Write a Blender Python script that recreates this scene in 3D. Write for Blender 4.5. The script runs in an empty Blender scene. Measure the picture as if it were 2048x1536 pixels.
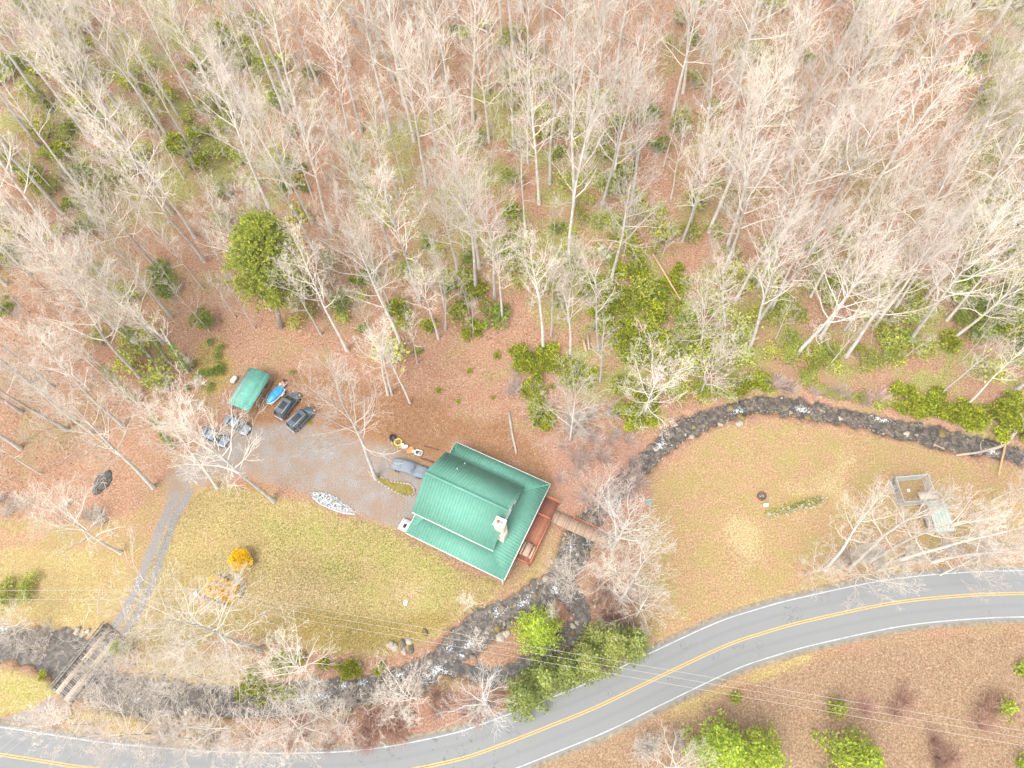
import bpy, math, random
import numpy as np
from mathutils import Vector, Matrix, noise as mnoise
R = math.radians
rnd = random.Random(7)
nrg = np.random.default_rng(5)
S = bpy.context.scene
COL = S.collection

# ------------------------------------------------------------------ camera
F = 1420.0; CH = 97.0                       # focal length in photo pixels, flying height
_du, _dv = 1085 - 1024, 1500 - 768
TILT = math.atan(math.hypot(_du, _dv) / F); ROLL = math.atan2(_du, _dv)
_u0 = Vector((0, math.cos(TILT), math.sin(TILT))); _f = Vector((0, math.sin(TILT), -math.cos(TILT)))
_r0 = Vector((1, 0, 0))
CR = math.cos(ROLL) * _r0 - math.sin(ROLL) * _u0
CU = math.cos(ROLL) * _u0 + math.sin(ROLL) * _r0
cam = bpy.data.cameras.new('camera'); cam.sensor_width = 36; cam.lens = F / 2048 * 36
cam.clip_start = 0.5; cam.clip_end = 9000
co = bpy.data.objects.new('camera', cam); COL.objects.link(co)
co.matrix_world = Matrix(((CR.x, CU.x, -_f.x, 0), (CR.y, CU.y, -_f.y, 0), (CR.z, CU.z, -_f.z, CH), (0, 0, 0, 1)))
S.camera = co

# ------------------------------------------------------------------ world and sun
SUN_EL, SUN_AZ = R(58), R(-142)
w = bpy.data.worlds.new('World'); S.world = w; w.use_nodes = True
nt = w.node_tree; bg = nt.nodes['Background']
sky = nt.nodes.new('ShaderNodeTexSky'); sky.sky_type = 'NISHITA'; sky.sun_disc = False
sky.sun_elevation = SUN_EL; sky.sun_rotation = SUN_AZ; sky.air_density = 1.0; sky.dust_density = 2.0
hs = nt.nodes.new('ShaderNodeHueSaturation'); hs.inputs['Saturation'].default_value = 0.12   # an overcast sky is nearly grey
nt.links.new(sky.outputs[0], hs.inputs['Color']); nt.links.new(hs.outputs[0], bg.inputs[0])
bg.inputs[1].default_value = 0.15
sun = bpy.data.lights.new('sun', 'SUN'); sun.energy = 1.0; sun.angle = R(32); sun.color = (1, .97, .92)
so = bpy.data.objects.new('sun', sun); COL.objects.link(so)
sd = Vector((math.sin(SUN_AZ) * math.cos(SUN_EL), math.cos(SUN_AZ) * math.cos(SUN_EL), math.sin(SUN_EL)))
so.rotation_euler = sd.to_track_quat('Z', 'Y').to_euler(); so.location = (0, 0, 150)
S.view_settings.view_transform = 'Standard'; S.view_settings.look = 'None'
S.view_settings.gamma = 1; S.view_settings.exposure = 1.62

# ------------------------------------------------------------------ picture plan -> ground plan
def ray(px, py):
    return CR * ((px - 1024) / F) - CU * ((py - 768) / F) + _f
def G(px, py, z=0.0):
    d = ray(px, py); k = (CH - z) / -d.z
    return d.x * k, d.y * k

def seg_dist(X, Y, pts):
    """distance to a polyline and the interpolated third value"""
    best = np.full(X.shape, 1e9); val = np.zeros(X.shape)
    for a, b in zip(pts[:-1], pts[1:]):
        dx, dy = b[0] - a[0], b[1] - a[1]; L2 = dx * dx + dy * dy + 1e-9
        t = np.clip(((X - a[0]) * dx + (Y - a[1]) * dy) / L2, 0, 1)
        d = np.hypot(X - a[0] - t * dx, Y - a[1] - t * dy)
        m = d < best; best = np.where(m, d, best); val = np.where(m, a[2] + t * (b[2] - a[2]), val)
    return best, val
def plan(pts, z=0.0):
    return [(*G(p[0], p[1], z), *(p[2:] or (0,))) for p in pts]

STREAM = plan([(-260,1285,2.6),(-60,1285,2.6),(40,1290,2.6),(110,1300,2.7),(165,1335,2.7),(230,1385,2.3),(320,1397,2.3),(420,1402,2.1),
    (520,1405,2.0),(620,1395,1.8),(700,1385,1.6),(770,1373,1.6),(840,1353,1.8),(885,1320,1.9),(930,1283,1.9),(975,1245,2.1),(1020,1220,1.8),
    (1070,1200,1.9),(1115,1165,1.9),(1145,1115,1.9),(1160,1078,1.8),(1190,1030,1.5),(1235,980,1.4),(1290,925,1.4),(1325,890,1.8),(1370,857,1.5),
    (1440,828,1.4),(1520,807,2.0),(1600,817,1.8),(1700,835,1.7),(1800,858,1.7),(1900,880,1.7),(2000,902,1.7),(2150,935,1.7),(2400,960,1.8)], -.5)
SIDE = plan([(1128,1160,1.0),(1158,1215,1.0),(1163,1248,.9),(1125,1280,1.0),(1097,1302,.9),(1050,1335,.7),(1005,1355,.7),(950,1345,.6),(890,1325,.8)], -.5)
ROADC = plan([(-500,1455),(-250,1475),(0,1509),(182,1537),(350,1553),(520,1561),(720,1555),(900,1523),(1000,1491),(1105,1450),(1200,1411),(1320,1353),
    (1448,1293),(1530,1265),(1614,1242),(1780,1207),(1920,1192),(2048,1187),(2250,1187),(2600,1200)])
def smooth_line(pts, n=8):
    out = []
    P = [pts[0]] + list(pts) + [pts[-1]]
    for i in range(1, len(P) - 2):
        p0, p1, p2, p3 = [np.array(p) for p in P[i-1:i+3]]
        for k in range(n):
            t = k / n
            out.append(tuple(.5 * ((2*p1) + (p2-p0)*t + (2*p0-5*p1+4*p2-p3)*t*t + (3*p1-p0-3*p2+p3)*t**3)))
    out.append(tuple(pts[-1])); return out
ROAD = smooth_line(ROADC, 8)
STREAM = [(a, b, c*(.78 if i < 23 else .64)*(1+.22*math.sin(i*2.3)+.12*math.sin(i*5.1))) for i, (a, b, c) in enumerate(STREAM)]
STREAM_S = smooth_line(STREAM, 16); SIDE_S = smooth_line(SIDE, 16)

Y0X = [-400,-110,-76,-46,-10,15,40,74,110,400]; Y0Y = [44,44,46,64,66,58,56,50,46,46]
def sines(X, Y, s, seed=0):
    r = np.random.default_rng(seed); o = np.zeros(np.shape(X))
    for k in range(6):
        a = r.uniform(0, 6.28); f = s * r.uniform(.6, 1.8)
        o = o + np.sin((X * math.cos(a) + Y * math.sin(a)) * f + r.uniform(0, 6.28))
    return o / 6
def hgt(X, Y, fine=True):
    X = np.asarray(X, float); Y = np.asarray(Y, float)
    d = Y - np.interp(X, Y0X, Y0Y)
    sp = 5 * np.log1p(np.exp(np.clip(d / 5, -30, 30)))
    h = .27 * np.minimum(sp, 400) + np.clip(d / 20, 0, 1) * 1.2 * sines(X, Y, .07, 3)
    rd, _ = seg_dist(X, Y, ROADC)
    rx = [p[0] for p in ROADC]; ry = [p[1] for p in ROADC]
    south = Y < np.interp(X, rx, ry)
    h = h + np.where(south, .10 * np.clip(rd - 4.5, 0, 60), 0)
    bump = np.clip((rd - 4) / 3, 0, 1)
    h = h + bump * (.10 * sines(X, Y, .5, 1) + (.04 * sines(X, Y, 1.7, 2) if fine else 0))
    ds, hw = seg_dist(X, Y, STREAM); d2, hw2 = seg_dist(X, Y, SIDE)
    wob = .38 * sines(X, Y, 1.3, 9) + .55 * sines(X, Y, 3.0, 10)
    for dd, ww, dep in ((ds, hw, 1.15), (d2, hw2, 1.0)):
        t = np.clip((dd + wob - ww + .35) / 1.5, 0, 1); t = t * t * (3 - 2 * t)
        h = np.minimum(h, h * t - dep * (1 - t))
    return h
def gz(x, y):
    return float(hgt(np.array([x]), np.array([y]))[0])
def at(px, py, dz=0.0):
    z = 0.0
    for _ in range(14):
        x, y = G(px, py, z + dz); z = gz(x, y)
    return Vector((x, y, z))

# ------------------------------------------------------------------ materials
MATS = {}
def mat(name, color, rough=.8, var=.0, scale=3.0, color2=None, metal=0.0, bump=0.0, island=0.0, objr=0.0, spec=.4, coat=0.0, detail=5):
    m = bpy.data.materials.new(name); m.use_nodes = True; n = m.node_tree.nodes; l = m.node_tree.links
    b = n['Principled BSDF']; b.inputs['Roughness'].default_value = rough; b.inputs['Metallic'].default_value = metal
    b.inputs['Specular IOR Level'].default_value = spec; b.inputs['Coat Weight'].default_value = coat
    c2 = color2 or tuple(min(1, c * (1 + var)) for c in color); c1 = color if color2 else tuple(c * (1 - var) for c in color)
    tc = n.new('ShaderNodeTexCoord'); nz = n.new('ShaderNodeTexNoise'); nz.inputs['Scale'].default_value = scale
    nz.inputs['Detail'].default_value = detail; nz.inputs['Roughness'].default_value = .65
    l.new(tc.outputs['Object'], nz.inputs['Vector'])
    rp = n.new('ShaderNodeValToRGB'); rp.color_ramp.elements[0].position = .32; rp.color_ramp.elements[1].position = .68
    rp.color_ramp.elements[0].color = (*c1, 1); rp.color_ramp.elements[1].color = (*c2, 1)
    l.new(nz.outputs['Fac'], rp.inputs[0]); out = rp.outputs[0]
    def vary(sock, amt, cur):
        h = n.new('ShaderNodeHueSaturation'); mr = n.new('ShaderNodeMapRange')
        mr.inputs['To Min'].default_value = 1 - amt; mr.inputs['To Max'].default_value = 1 + amt
        l.new(sock, mr.inputs['Value']); l.new(mr.outputs[0], h.inputs['Value']); l.new(cur, h.inputs['Color'])
        mh = n.new('ShaderNodeMapRange'); mh.inputs['To Min'].default_value = .5 - amt * .05; mh.inputs['To Max'].default_value = .5 + amt * .05
        w_ = n.new('ShaderNodeMath'); w_.operation = 'FRACT'; w2 = n.new('ShaderNodeMath'); w2.operation = 'MULTIPLY'; w2.inputs[1].default_value = 7.31
        l.new(sock, w2.inputs[0]); l.new(w2.outputs[0], w_.inputs[0]); l.new(w_.outputs[0], mh.inputs['Value']); l.new(mh.outputs[0], h.inputs['Hue'])
        return h.outputs[0]
    if island: g = n.new('ShaderNodeNewGeometry'); out = vary(g.outputs['Random Per Island'], island, out)
    if objr: g = n.new('ShaderNodeObjectInfo'); out = vary(g.outputs['Random'], objr, out)
    l.new(out, b.inputs['Base Color'])
    if bump:
        bp = n.new('ShaderNodeBump'); bp.inputs['Strength'].default_value = bump; bp.inputs['Distance'].default_value = .05
        l.new(nz.outputs['Fac'], bp.inputs['Height']); l.new(bp.outputs[0], b.inputs['Normal'])
    MATS[name] = m; return m

def leafy(name, c, c2, island=.35, objr=.15):
    c = tuple(q*1.45 for q in c); c2 = tuple(min(.85, q*1.5) for q in c2)
    m = mat(name, c, .55, color2=c2, scale=.8, island=island, objr=objr, spec=.3); n = m.node_tree.nodes; l = m.node_tree.links
    b = n['Principled BSDF']; t = n.new('ShaderNodeBsdfTranslucent'); x = n.new('ShaderNodeMixShader'); x.inputs[0].default_value = .42
    l.new(b.inputs['Base Color'].links[0].from_socket, t.inputs['Color']); l.new(b.outputs[0], x.inputs[1]); l.new(t.outputs[0], x.inputs[2]); l.new(x.outputs[0], n['Material Output'].inputs['Surface'])
    return m
M = dict(
    bark=mat('bark', (.38,.34,.30), .9, color2=(.63,.60,.55), scale=1.6, objr=.26, bump=.4),
    twig=mat('twig', (.55,.475,.40), .9, color2=(.72,.65,.57), scale=.5, objr=.24, island=.22),
    twig_w=mat('white_twig', (.49,.43,.36), .9, color2=(.66,.60,.52), scale=.5, island=.15),
    twig_pink=mat('twig_pink', (.50,.36,.30), .9, color2=(.60,.48,.42), scale=.5, objr=.15, island=.25),
    brush=mat('brush', (.38,.20,.14), .9, color2=(.50,.33,.25), scale=.6, island=.3, objr=.2),
    bark_white=mat('bark_white', (.50,.48,.44), .85, color2=(.72,.70,.66), scale=2.0, bump=.3),
    pine=leafy('pine_needles', (.18,.215,.022), (.34,.365,.05)),
    pine2=leafy('blue_pine_needles', (.15,.19,.045), (.32,.34,.10)),
    hemlock=leafy('hemlock_needles', (.23,.30,.03), (.38,.43,.06)),
    rhodo=leafy('rhododendron_leaves', (.14,.17,.012), (.37,.385,.025), island=.6),
    laurel=leafy('laurel_leaves', (.25,.275,.04), (.40,.41,.09), island=.45, objr=.25),
    ivy=leafy('ivy_leaves', (.11,.16,.02), (.22,.27,.035)),
    grassy=leafy('green_thicket', (.13,.18,.03), (.25,.30,.05)),
    yellow=leafy('forsythia_flowers', (.60,.41,.003), (.60,.45,.005), island=.05, objr=0),
    rock=mat('rock', (.12,.095,.075), .85, color2=(.28,.235,.19), scale=2.2, objr=.3, bump=.6),
    rock_pale=mat('pale_rock', (.24,.20,.155), .85, color2=(.46,.40,.33), scale=2.5, objr=.15, bump=.5),
    rock_moss=mat('mossy_rock', (.13,.115,.05), .9, color2=(.26,.19,.05), scale=2.0, objr=.2, bump=.6),
    rock_white=mat('white_stone', (.24,.25,.25), .8, color2=(.52,.53,.53), scale=3, island=.55),
    cream=mat('stucco', (.55,.48,.36), .85, color2=(.72,.66,.55), scale=2.0, bump=.4),
    white=mat('white_paint', (.74,.74,.72), .5, color2=(.80,.80,.79), scale=1.5),
    clay=mat('clay_flue', (.35,.15,.09), .8, var=.2),
    greypipe=mat('grey_flue', (.35,.34,.32), .6, var=.2),
    dark=mat('dark_metal', (.02,.022,.026), .4, var=.3),
    black=mat('black_rubber', (.018,.018,.019), .75, var=.2),
    glass=mat('window_glass', (.015,.02,.025), .06, var=.2, spec=.8),
    wglass=mat('windscreen', (.012,.035,.028), .05, var=.2, spec=.8),
    alloy=mat('alloy', (.5,.5,.5), .3, var=.1, metal=.7),
    deck=mat('red_deck', (.26,.10,.055), .75, color2=(.36,.17,.10), scale=4, island=.2, objr=.22),
    rail=mat('red_rail', (.42,.135,.065), .7, color2=(.50,.19,.10), scale=3, objr=.1),
    table=mat('weathered_wood', (.36,.25,.17), .8, color2=(.52,.39,.29), scale=4, objr=.25),
    walk=mat('walkway_wood', (.30,.20,.14), .85, color2=(.42,.30,.22), scale=3, objr=.25),
    bplank=mat('bridge_wood', (.15,.125,.11), .85, color2=(.30,.26,.235), scale=2.5, objr=.45),
    btrack=mat('runner_wood', (.26,.205,.15), .85, color2=(.42,.35,.27), scale=3, objr=.22),
    brail=mat('old_timber', (.18,.16,.14), .9, color2=(.34,.31,.27), scale=3, objr=.25),
    wall=mat('siding', (.42,.33,.24), .8, color2=(.50,.40,.30), scale=2),
    log=mat('log_wood', (.30,.25,.20), .9, color2=(.46,.40,.34), scale=2, bump=.4),
    log_tan=mat('split_wood', (.42,.24,.11), .85, color2=(.55,.36,.20), scale=2),
    wire=mat('wire', (.40,.38,.35), .6, var=.1),
    pole=mat('pole_wood', (.33,.28,.22), .9, var=.2),
    tarp=mat('blue_tarp', (.005,.17,.52), .35, color2=(.06,.38,.72), scale=1.6, bump=.9, spec=.6),
    orange=mat('orange_cloth', (.62,.26,.09), .8, var=.2),
    lime=mat('yellow_plastic', (.62,.60,.06), .5, var=.1),
    redp=mat('red_plastic', (.5,.07,.04), .5, var=.1),
    greenp=mat('green_plastic', (.02,.12,.07), .5, var=.1),
    galv=mat('galvanised', (.50,.52,.53), .45, var=.12, metal=.3),
    rust=mat('rusty_steel', (.17,.07,.05), .8, var=.3),
    ash=mat('ash', (.03,.028,.027), .95, color2=(.16,.15,.14), scale=5),
    lid=mat('grey_green_lid', (.20,.25,.21), .8, var=.1),
    cover=mat('car_cover', (.15,.18,.215), .75, color2=(.20,.235,.27), scale=1.2, bump=.3),
    plast=mat('clear_roofing', (.30,.42,.36), .5, color2=(.40,.50,.44), scale=2),
    mossbed=mat('moss_bed', (.12,.10,.016), .95, color2=(.27,.22,.045), scale=3, bump=.6),
    tanroof=mat('tan_roofing', (.42,.34,.29), .6, var=.08),
)
def metal_roof(name, c, c2):
    """painted sheet metal with faint weather streaks that run down the sheets"""
    m = mat(name, c, .72, color2=c2, scale=1.6, spec=.2, detail=6); n = m.node_tree.nodes; l = m.node_tree.links
    return m
M['roof'] = metal_roof('green_roof_metal', (.105,.285,.215), (.14,.315,.245))
M['shedroof'] = metal_roof('shed_roof_metal', (.11,.33,.26), (.17,.40,.33))
M['shedroof2'] = mat('grey_shed_metal', (.15,.27,.23), .55, color2=(.24,.33,.29), scale=1.3)  # left slope only, greyer than the other sheets
M['suv'] = mat('dark_blue_paint', (.085,.105,.125), .22, var=.15, coat=.6, spec=.6)
M['jeep'] = mat('navy_paint', (.055,.09,.13), .25, var=.15, coat=.6, spec=.6)
M['carsilver'] = mat('slate_paint', (.20,.24,.27), .25, var=.15, coat=.6, spec=.6)
M['carblue'] = mat('blue_grey_paint', (.16,.21,.26), .25, var=.15, coat=.6, spec=.6)

# ------------------------------------------------------------------ mesh helpers
def mesh_obj(name, verts, faces, m, parent=None, smooth=False, data=None):
    if data is None:
        data = bpy.data.meshes.new(name)
        V = np.asarray(verts, dtype=np.float32).reshape(-1, 3)
        if isinstance(faces, np.ndarray) or len(set(len(f) for f in faces[:2000])) == 1 and len(set(map(len, faces))) == 1:
            Fa = np.asarray(faces, dtype=np.int32); k = Fa.shape[1]
            data.vertices.add(len(V)); data.vertices.foreach_set('co', V.ravel())
            data.loops.add(Fa.size); data.loops.foreach_set('vertex_index', Fa.ravel())
            data.polygons.add(len(Fa)); data.polygons.foreach_set('loop_start', np.arange(0, Fa.size, k, dtype=np.int32))
            data.update(calc_edges=True)
        else:
            data.from_pydata([tuple(v) for v in V.tolist()], [], [tuple(f) for f in faces]); data.update()
        for mm in (m if isinstance(m, (list, tuple)) else [m]): data.materials.append(mm)
        if smooth: data.polygons.foreach_set('use_smooth', np.ones(len(data.polygons), dtype=bool))
    o = bpy.data.objects.new(name, data); COL.objects.link(o)
    if parent: o.parent = parent
    return o
def tag(o, label=None, cat=None, group=None, kind=None):
    if label: o['label'] = label
    if cat: o['category'] = cat
    if group: o['group'] = group
    if kind: o['kind'] = kind
    return o
def thing(name, label, cat, loc=(0, 0, 0), rz=0, group=None):
    o = bpy.data.objects.new(name, None); COL.objects.link(o); o.location = loc; o.rotation_euler = (0, 0, rz)
    o.empty_display_size = .3
    return tag(o, label, cat, group)
class MB:
    def __init__(s): s.v = []; s.f = []
    def add(s, v, f):
        k = len(s.v); s.v += [tuple(p) for p in v]; s.f += [tuple(i + k for i in q) for q in f]
    def box(s, c, d, rz=0, rx=0, ry=0, taper=1.0):
        mt = Matrix.Rotation(rz, 3, 'Z') @ Matrix.Rotation(ry, 3, 'Y') @ Matrix.Rotation(rx, 3, 'X')
        v = []
        for z in (-.5, .5):
            k = taper if z > 0 else 1
            for x, y in ((-.5,-.5),(.5,-.5),(.5,.5),(-.5,.5)):
                v.append(Vector(c) + mt @ Vector((x*d[0]*k, y*d[1]*k, z*d[2])))
        s.add(v, [(3,2,1,0),(4,5,6,7),(0,1,5,4),(1,2,6,5),(2,3,7,6),(3,0,4,7)]); return s
    def tube(s, pts, rs, n=6, cap=True):
        pts = [Vector(p) for p in pts]
        if not hasattr(rs, '__len__'): rs = [rs] * len(pts)
        k0 = len(s.v); prev = None
        for i, p in enumerate(pts):
            d = (pts[min(i+1, len(pts)-1)] - pts[max(i-1, 0)]).normalized()
            a = Vector((0,0,1)) if abs(d.z) < .9 else Vector((1,0,0))
            e1 = d.cross(a).normalized(); e2 = d.cross(e1)
            for j in range(n):
                t = 6.28318 * j / n; q = p + (e1 * math.cos(t) + e2 * math.sin(t)) * rs[i]
                s.v.append(tuple(q))
        for i in range(len(pts)-1):
            for j in range(n):
                a = k0 + i*n + j; b = k0 + i*n + (j+1) % n
                s.f.append((a, b, b+n, a+n))
        if cap and n > 3:
            s.f.append(tuple(k0 + j for j in range(n))[::-1]); s.f.append(tuple(k0 + (len(pts)-1)*n + j for j in range(n)))
        return s
    def prism(s, poly, z0, z1):
        n = len(poly); v = [(x, y, z0) for x, y in poly] + [(x, y, z1) for x, y in poly]
        s.add(v, [tuple(range(n))[::-1], tuple(range(n, 2*n))] + [(i, (i+1) % n, n+(i+1) % n, n+i) for i in range(n)]); return s
    def ring(s, R0, R1, z0, z1, n=20, c=(0, 0)):
        v = []
        for rr, z in ((R0,z0),(R1,z0),(R1,z1),(R0,z1)):
            v += [(c[0]+rr*math.cos(6.2832*j/n), c[1]+rr*math.sin(6.2832*j/n), z) for j in range(n)]
        f = []
        for k in range(4):
            for j in range(n):
                f.append((k*n+j, k*n+(j+1) % n, ((k+1) % 4)*n+(j+1) % n, ((k+1) % 4)*n+j))
        s.add(v, f); return s
    def obj(s, name, m, parent=None, smooth=False, bevel=0):
        o = mesh_obj(name, s.v, s.f, m, parent, smooth)
        if bevel:
            b = o.modifiers.new('b', 'BEVEL'); b.width = bevel; b.segments = 2; b.limit_method = 'ANGLE'
        return o
_icos = {}
def ico(sub):
    if sub not in _icos:
        import bmesh
        bm = bmesh.new(); bmesh.ops.create_icosphere(bm, subdivisions=sub, radius=1)
        _icos[sub] = (np.array([v.co[:] for v in bm.verts]), np.array([[v.index for v in f.verts] for f in bm.faces])); bm.free()
    return _icos[sub]
def copy_tree(o, parent=None):
    c = o.copy(); COL.objects.link(c); c.parent = parent
    for ch in o.children: copy_tree(ch, c)
    return c

# ------------------------------------------------------------------ ground
def axis(lo, hi, st, far):
    a = list(np.arange(lo, hi + st/2, st)); k = st
    b = a[-1]; up = []
    while b < far: k *= 1.35; b += k; up.append(b)
    k = st; b = a[0]; dn = []
    while b > -far: k *= 1.35; b -= k; dn.append(b)
    return np.array(dn[::-1] + a + up)
XS = axis(-112, 112, .42, 3000); YS = axis(-14, 130, .42, 3000)
GX, GY = np.meshgrid(XS, YS)
GZ = hgt(GX, GY)
def poly_sd(X, Y, poly):
    inside = np.zeros(X.shape, bool); d = np.full(X.shape, 1e9); n = len(poly)
    for i in range(n):
        x0, y0 = poly[i]; x1, y1 = poly[(i+1) % n]
        c = ((y0 > Y) != (y1 > Y)) & (X < (x1-x0) * (Y-y0) / ((y1-y0) or 1e-9) + x0); inside ^= c
        dx, dy = x1-x0, y1-y0; t = np.clip(((X-x0)*dx + (Y-y0)*dy) / (dx*dx+dy*dy+1e-9), 0, 1)
        d = np.minimum(d, np.hypot(X-x0-t*dx, Y-y0-t*dy))
    return np.where(inside, d, -d)
def zone_mask(X, Y, polys, soft=.8, wob=.7):
    w_ = wob * sines(X, Y, .9, 21) + wob * .5 * sines(X, Y, 3.1, 22); o = np.zeros(X.shape)
    for p in polys:
        o = np.maximum(o, np.clip(.5 + (poly_sd(X, Y, [G(*q) for q in p]) + w_) / (2*soft), 0, 1))
    return o
LAWN = [[(255,1240),(300,1120),(345,1035),(400,985),(450,970),(540,985),(620,1005),(700,1035),(780,1055),(830,1085),(930,1140),(1000,1165),(985,1190),(930,1230),(880,1275),(820,1295),(740,1315),(650,1310),(560,1285),(480,1262),(400,1290),(300,1310),(240,1290)],
        [(-300,1110),(0,1105),(150,1095),(250,1115),(262,1150),(230,1230),(190,1265),(130,1260),(60,1235),(-300,1230)],
        [(-300,1390),(0,1345),(60,1340),(108,1368),(110,1392),(60,1425),(0,1440),(-300,1440)],
        [(150,1415),(200,1425),(270,1440),(380,1462),(470,1490),(380,1505),(240,1490),(120,1462)],
        [(1400,1270),(1520,1195),(1640,1165),(1560,1205),(1420,1260)],
        [(1330,1420),(1480,1352),(1640,1300),(1620,1322),(1450,1392),(1300,1460)]]
MEADOW = [[(1305,975),(1340,925),(1390,880),(1450,852),(1560,842),(1700,862),(1830,885),(1950,925),(2300,960),(2300,1120),(2048,1135),(1850,1140),(1700,1163),(1560,1200),(1440,1245),(1340,1290),(1270,1270),(1255,1200),(1280,1130),(1290,1040)],
          [(1000,1170),(1050,1140),(1100,1060),(1140,1075),(1110,1140),(1040,1185)],
          [(-300,1035),(60,1035),(200,1050),(300,1010),(345,950),(420,960),(385,1010),(330,1130),(290,1230),(250,1310),(215,1290),(120,1285),(0,1240),(-300,1240)]]
PARK = [[(375,905),(430,870),(540,845),(600,845),(640,858),(700,880),(770,895),(850,940),(860,960),(835,1030),(800,1052),(735,1035),(640,1000),(560,968),(500,950),(430,955),(380,975),(350,1000),(330,990),(340,950)]]
APRON = [[(100,1392),(140,1412),(112,1452),(95,1462),(-60,1445),(10,1432),(60,1418)], [(145,1440),(200,1460),(215,1478),(185,1472),(140,1452)]]
TRACKS = [[(352,990),(325,1045),(300,1110),(272,1180),(250,1222),(226,1258)],[(378,985),(350,1035),(327,1100),(300,1175),(272,1235),(243,1275)]]
EARTH = [[(640,740),(760,770),(860,790),(900,840),(1010,850),(1085,900),(1120,960),(1050,950),(920,885),(880,920),(780,890),(700,870),(620,840),(560,860),(500,850),(470,830),(560,750)],
         [(300,1040),(400,980),(500,960),(560,990),(440,1010),(360,1060)]]
PINKISH = [[(1090,900),(1180,860),(1290,870),(1300,940),(1270,1030),(1200,1060),(1130,1020)],[(830,1400),(960,1370),(1020,1360),(1060,1400),(980,1440),(760,1490),(560,1500),(300,1490),(430,1450),(680,1430)],
           [(1190,1180),(1280,1180),(1300,1270),(1230,1280),(1180,1250)]]
BROWNHILL = [[(1030,1545),(1250,1450),(1450,1385),(1700,1290),(2048,1250),(2400,1250),(2400,1800),(900,1800)]]
MOSS = [[(600,1220),(760,1235),(900,1220),(900,1250),(820,1285),(700,1300),(610,1290),(540,1250)],[(1525,1025),(1560,1000),(1620,992),(1655,1000),(1600,1018),(1545,1035)],
        [(390,760),(400,690),(450,680),(470,740),(440,790),(400,800)],[(755,950),(800,965),(828,975),(825,990),(800,992),(755,968)]]
GREENISH = [[(750,1060),(840,1090),(960,1150),(900,1180),(800,1140),(640,1080),(560,1090),(520,1040),(640,1040)],[(-300,1395),(0,1350),(60,1342),(106,1370),(108,1392),(60,1420),(0,1438),(-300,1440)],[(640,1080),(700,1150),(860,1190),(880,1230),(780,1210),(640,1150)]]
STRAW = [[(560,1150),(700,1180),(640,1240),(560,1230),(500,1200)],[(1470,1030),(1510,1060),(1520,1110),(1480,1120),(1455,1070)],[(1640,960),(1690,930),(1680,990),(1600,990)],[(790,1190),(825,1180),(830,1215),(800,1220)],
         [(380,1300),(300,1290),(200,1450),(480,1470),(520,1330)]]
lawn = zone_mask(GX, GY, LAWN, 1.0, .9); mead = zone_mask(GX, GY, MEADOW, 1.2, 1.0) * (1 - .0*lawn)
park = zone_mask(GX, GY, PARK, 1.1, 1.0); aprn = zone_mask(GX, GY, APRON, .4, .4)
trk = np.zeros(GX.shape)
for i, t in enumerate(TRACKS):
    d, _ = seg_dist(GX, GY, plan(t)); trk = np.maximum(trk, np.clip(1.60 - (d + .15 * sines(GX, GY, 2, 4 + i)) / .55, 0, 1))
grav = np.maximum(np.maximum(park * .96, aprn), trk)
earth = np.maximum(zone_mask(GX, GY, EARTH, 2.0, 1.5), zone_mask(GX, GY, BROWNHILL, 1.5, 1.0) * .55)
dst, _ = seg_dist(GX, GY, [(p[0], p[1], p[2]) for p in STREAM]); hwv = _
wet = np.clip(1.2 - (GZ + 1.0) / .62, 0, 1) * (dst < 6)
moss = zone_mask(GX, GY, MOSS, 1.0, 1.0); green = zone_mask(GX, GY, GREENISH, 2.5, 2.0)
straw = zone_mask(GX, GY, STRAW, 2.0, 2.2); pink = zone_mask(GX, GY, PINKISH, 1.5, 1.5)
hill = zone_mask(GX, GY, BROWNHILL, 1.5, 1.0)
nv = GX.size; V = np.stack([GX.ravel(), GY.ravel(), GZ.ravel()], 1)
ny, nx = GX.shape; idx = np.arange(nv).reshape(ny, nx)
Fq = np.stack([idx[:-1,:-1].ravel(), idx[:-1,1:].ravel(), idx[1:,1:].ravel(), idx[1:,:-1].ravel()], 1)
gm = bpy.data.materials.new('ground'); gm.use_nodes = True
ground = mesh_obj('ground', V, Fq, gm, smooth=True); tag(ground, kind='structure')
def attr(name, chans):
    a = ground.data.color_attributes.new(name, 'FLOAT_COLOR', 'POINT')
    arr = np.ones((nv, 4), np.float32)
    for i, c in enumerate(chans): arr[:, i] = c.ravel()
    a.data.foreach_set('color', arr.ravel())
attr('za', (lawn, grav, mead)); attr('zb', (earth, moss, wet)); attr('zc', (green, straw, pink)); UNDER = [[(-200,-200),(560,-200),(520,100),(600,300),(520,420),(400,330),(300,420),(120,380),(0,460),(-200,460)],[(1900,-200),(2300,-200),(2300,900),(1960,860),(1900,700),(1960,420),(1920,200)],[(640,250),(1000,150),(1240,200),(1300,480),(1180,560),(900,520),(700,420)],
         [(1100,400),(1450,440),(1560,560),(1620,760),(1400,790),(1280,850),(1130,760),(1060,600)],[(1560,660),(1900,560),(1980,800),(1600,750)],[(1400,200),(1520,240),(1500,420),(1400,400)]]
under = np.zeros(GX.shape); w_ = 3.0*sines(GX, GY, .35, 51) + 2.0*sines(GX, GY, .9, 52)
for p in UNDER: under = np.maximum(under, np.clip(.5 + (poly_sd(GX, GY, [G(q[0], q[1], 12 if q[1] < 450 else 2) for q in p]) + w_ - 1) / 5, 0, .8))
under *= np.clip(.58 + 1.25*(sines(GX, GY, .55, 53) + .6*sines(GX, GY, 1.4, 54)), 0, 1)
attr('zd', (hill, trk, under))
n = gm.node_tree.nodes; l = gm.node_tree.links; B = n['Principled BSDF']; B.inputs['Roughness'].default_value = .95; B.inputs['Specular IOR Level'].default_value = .15
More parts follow.
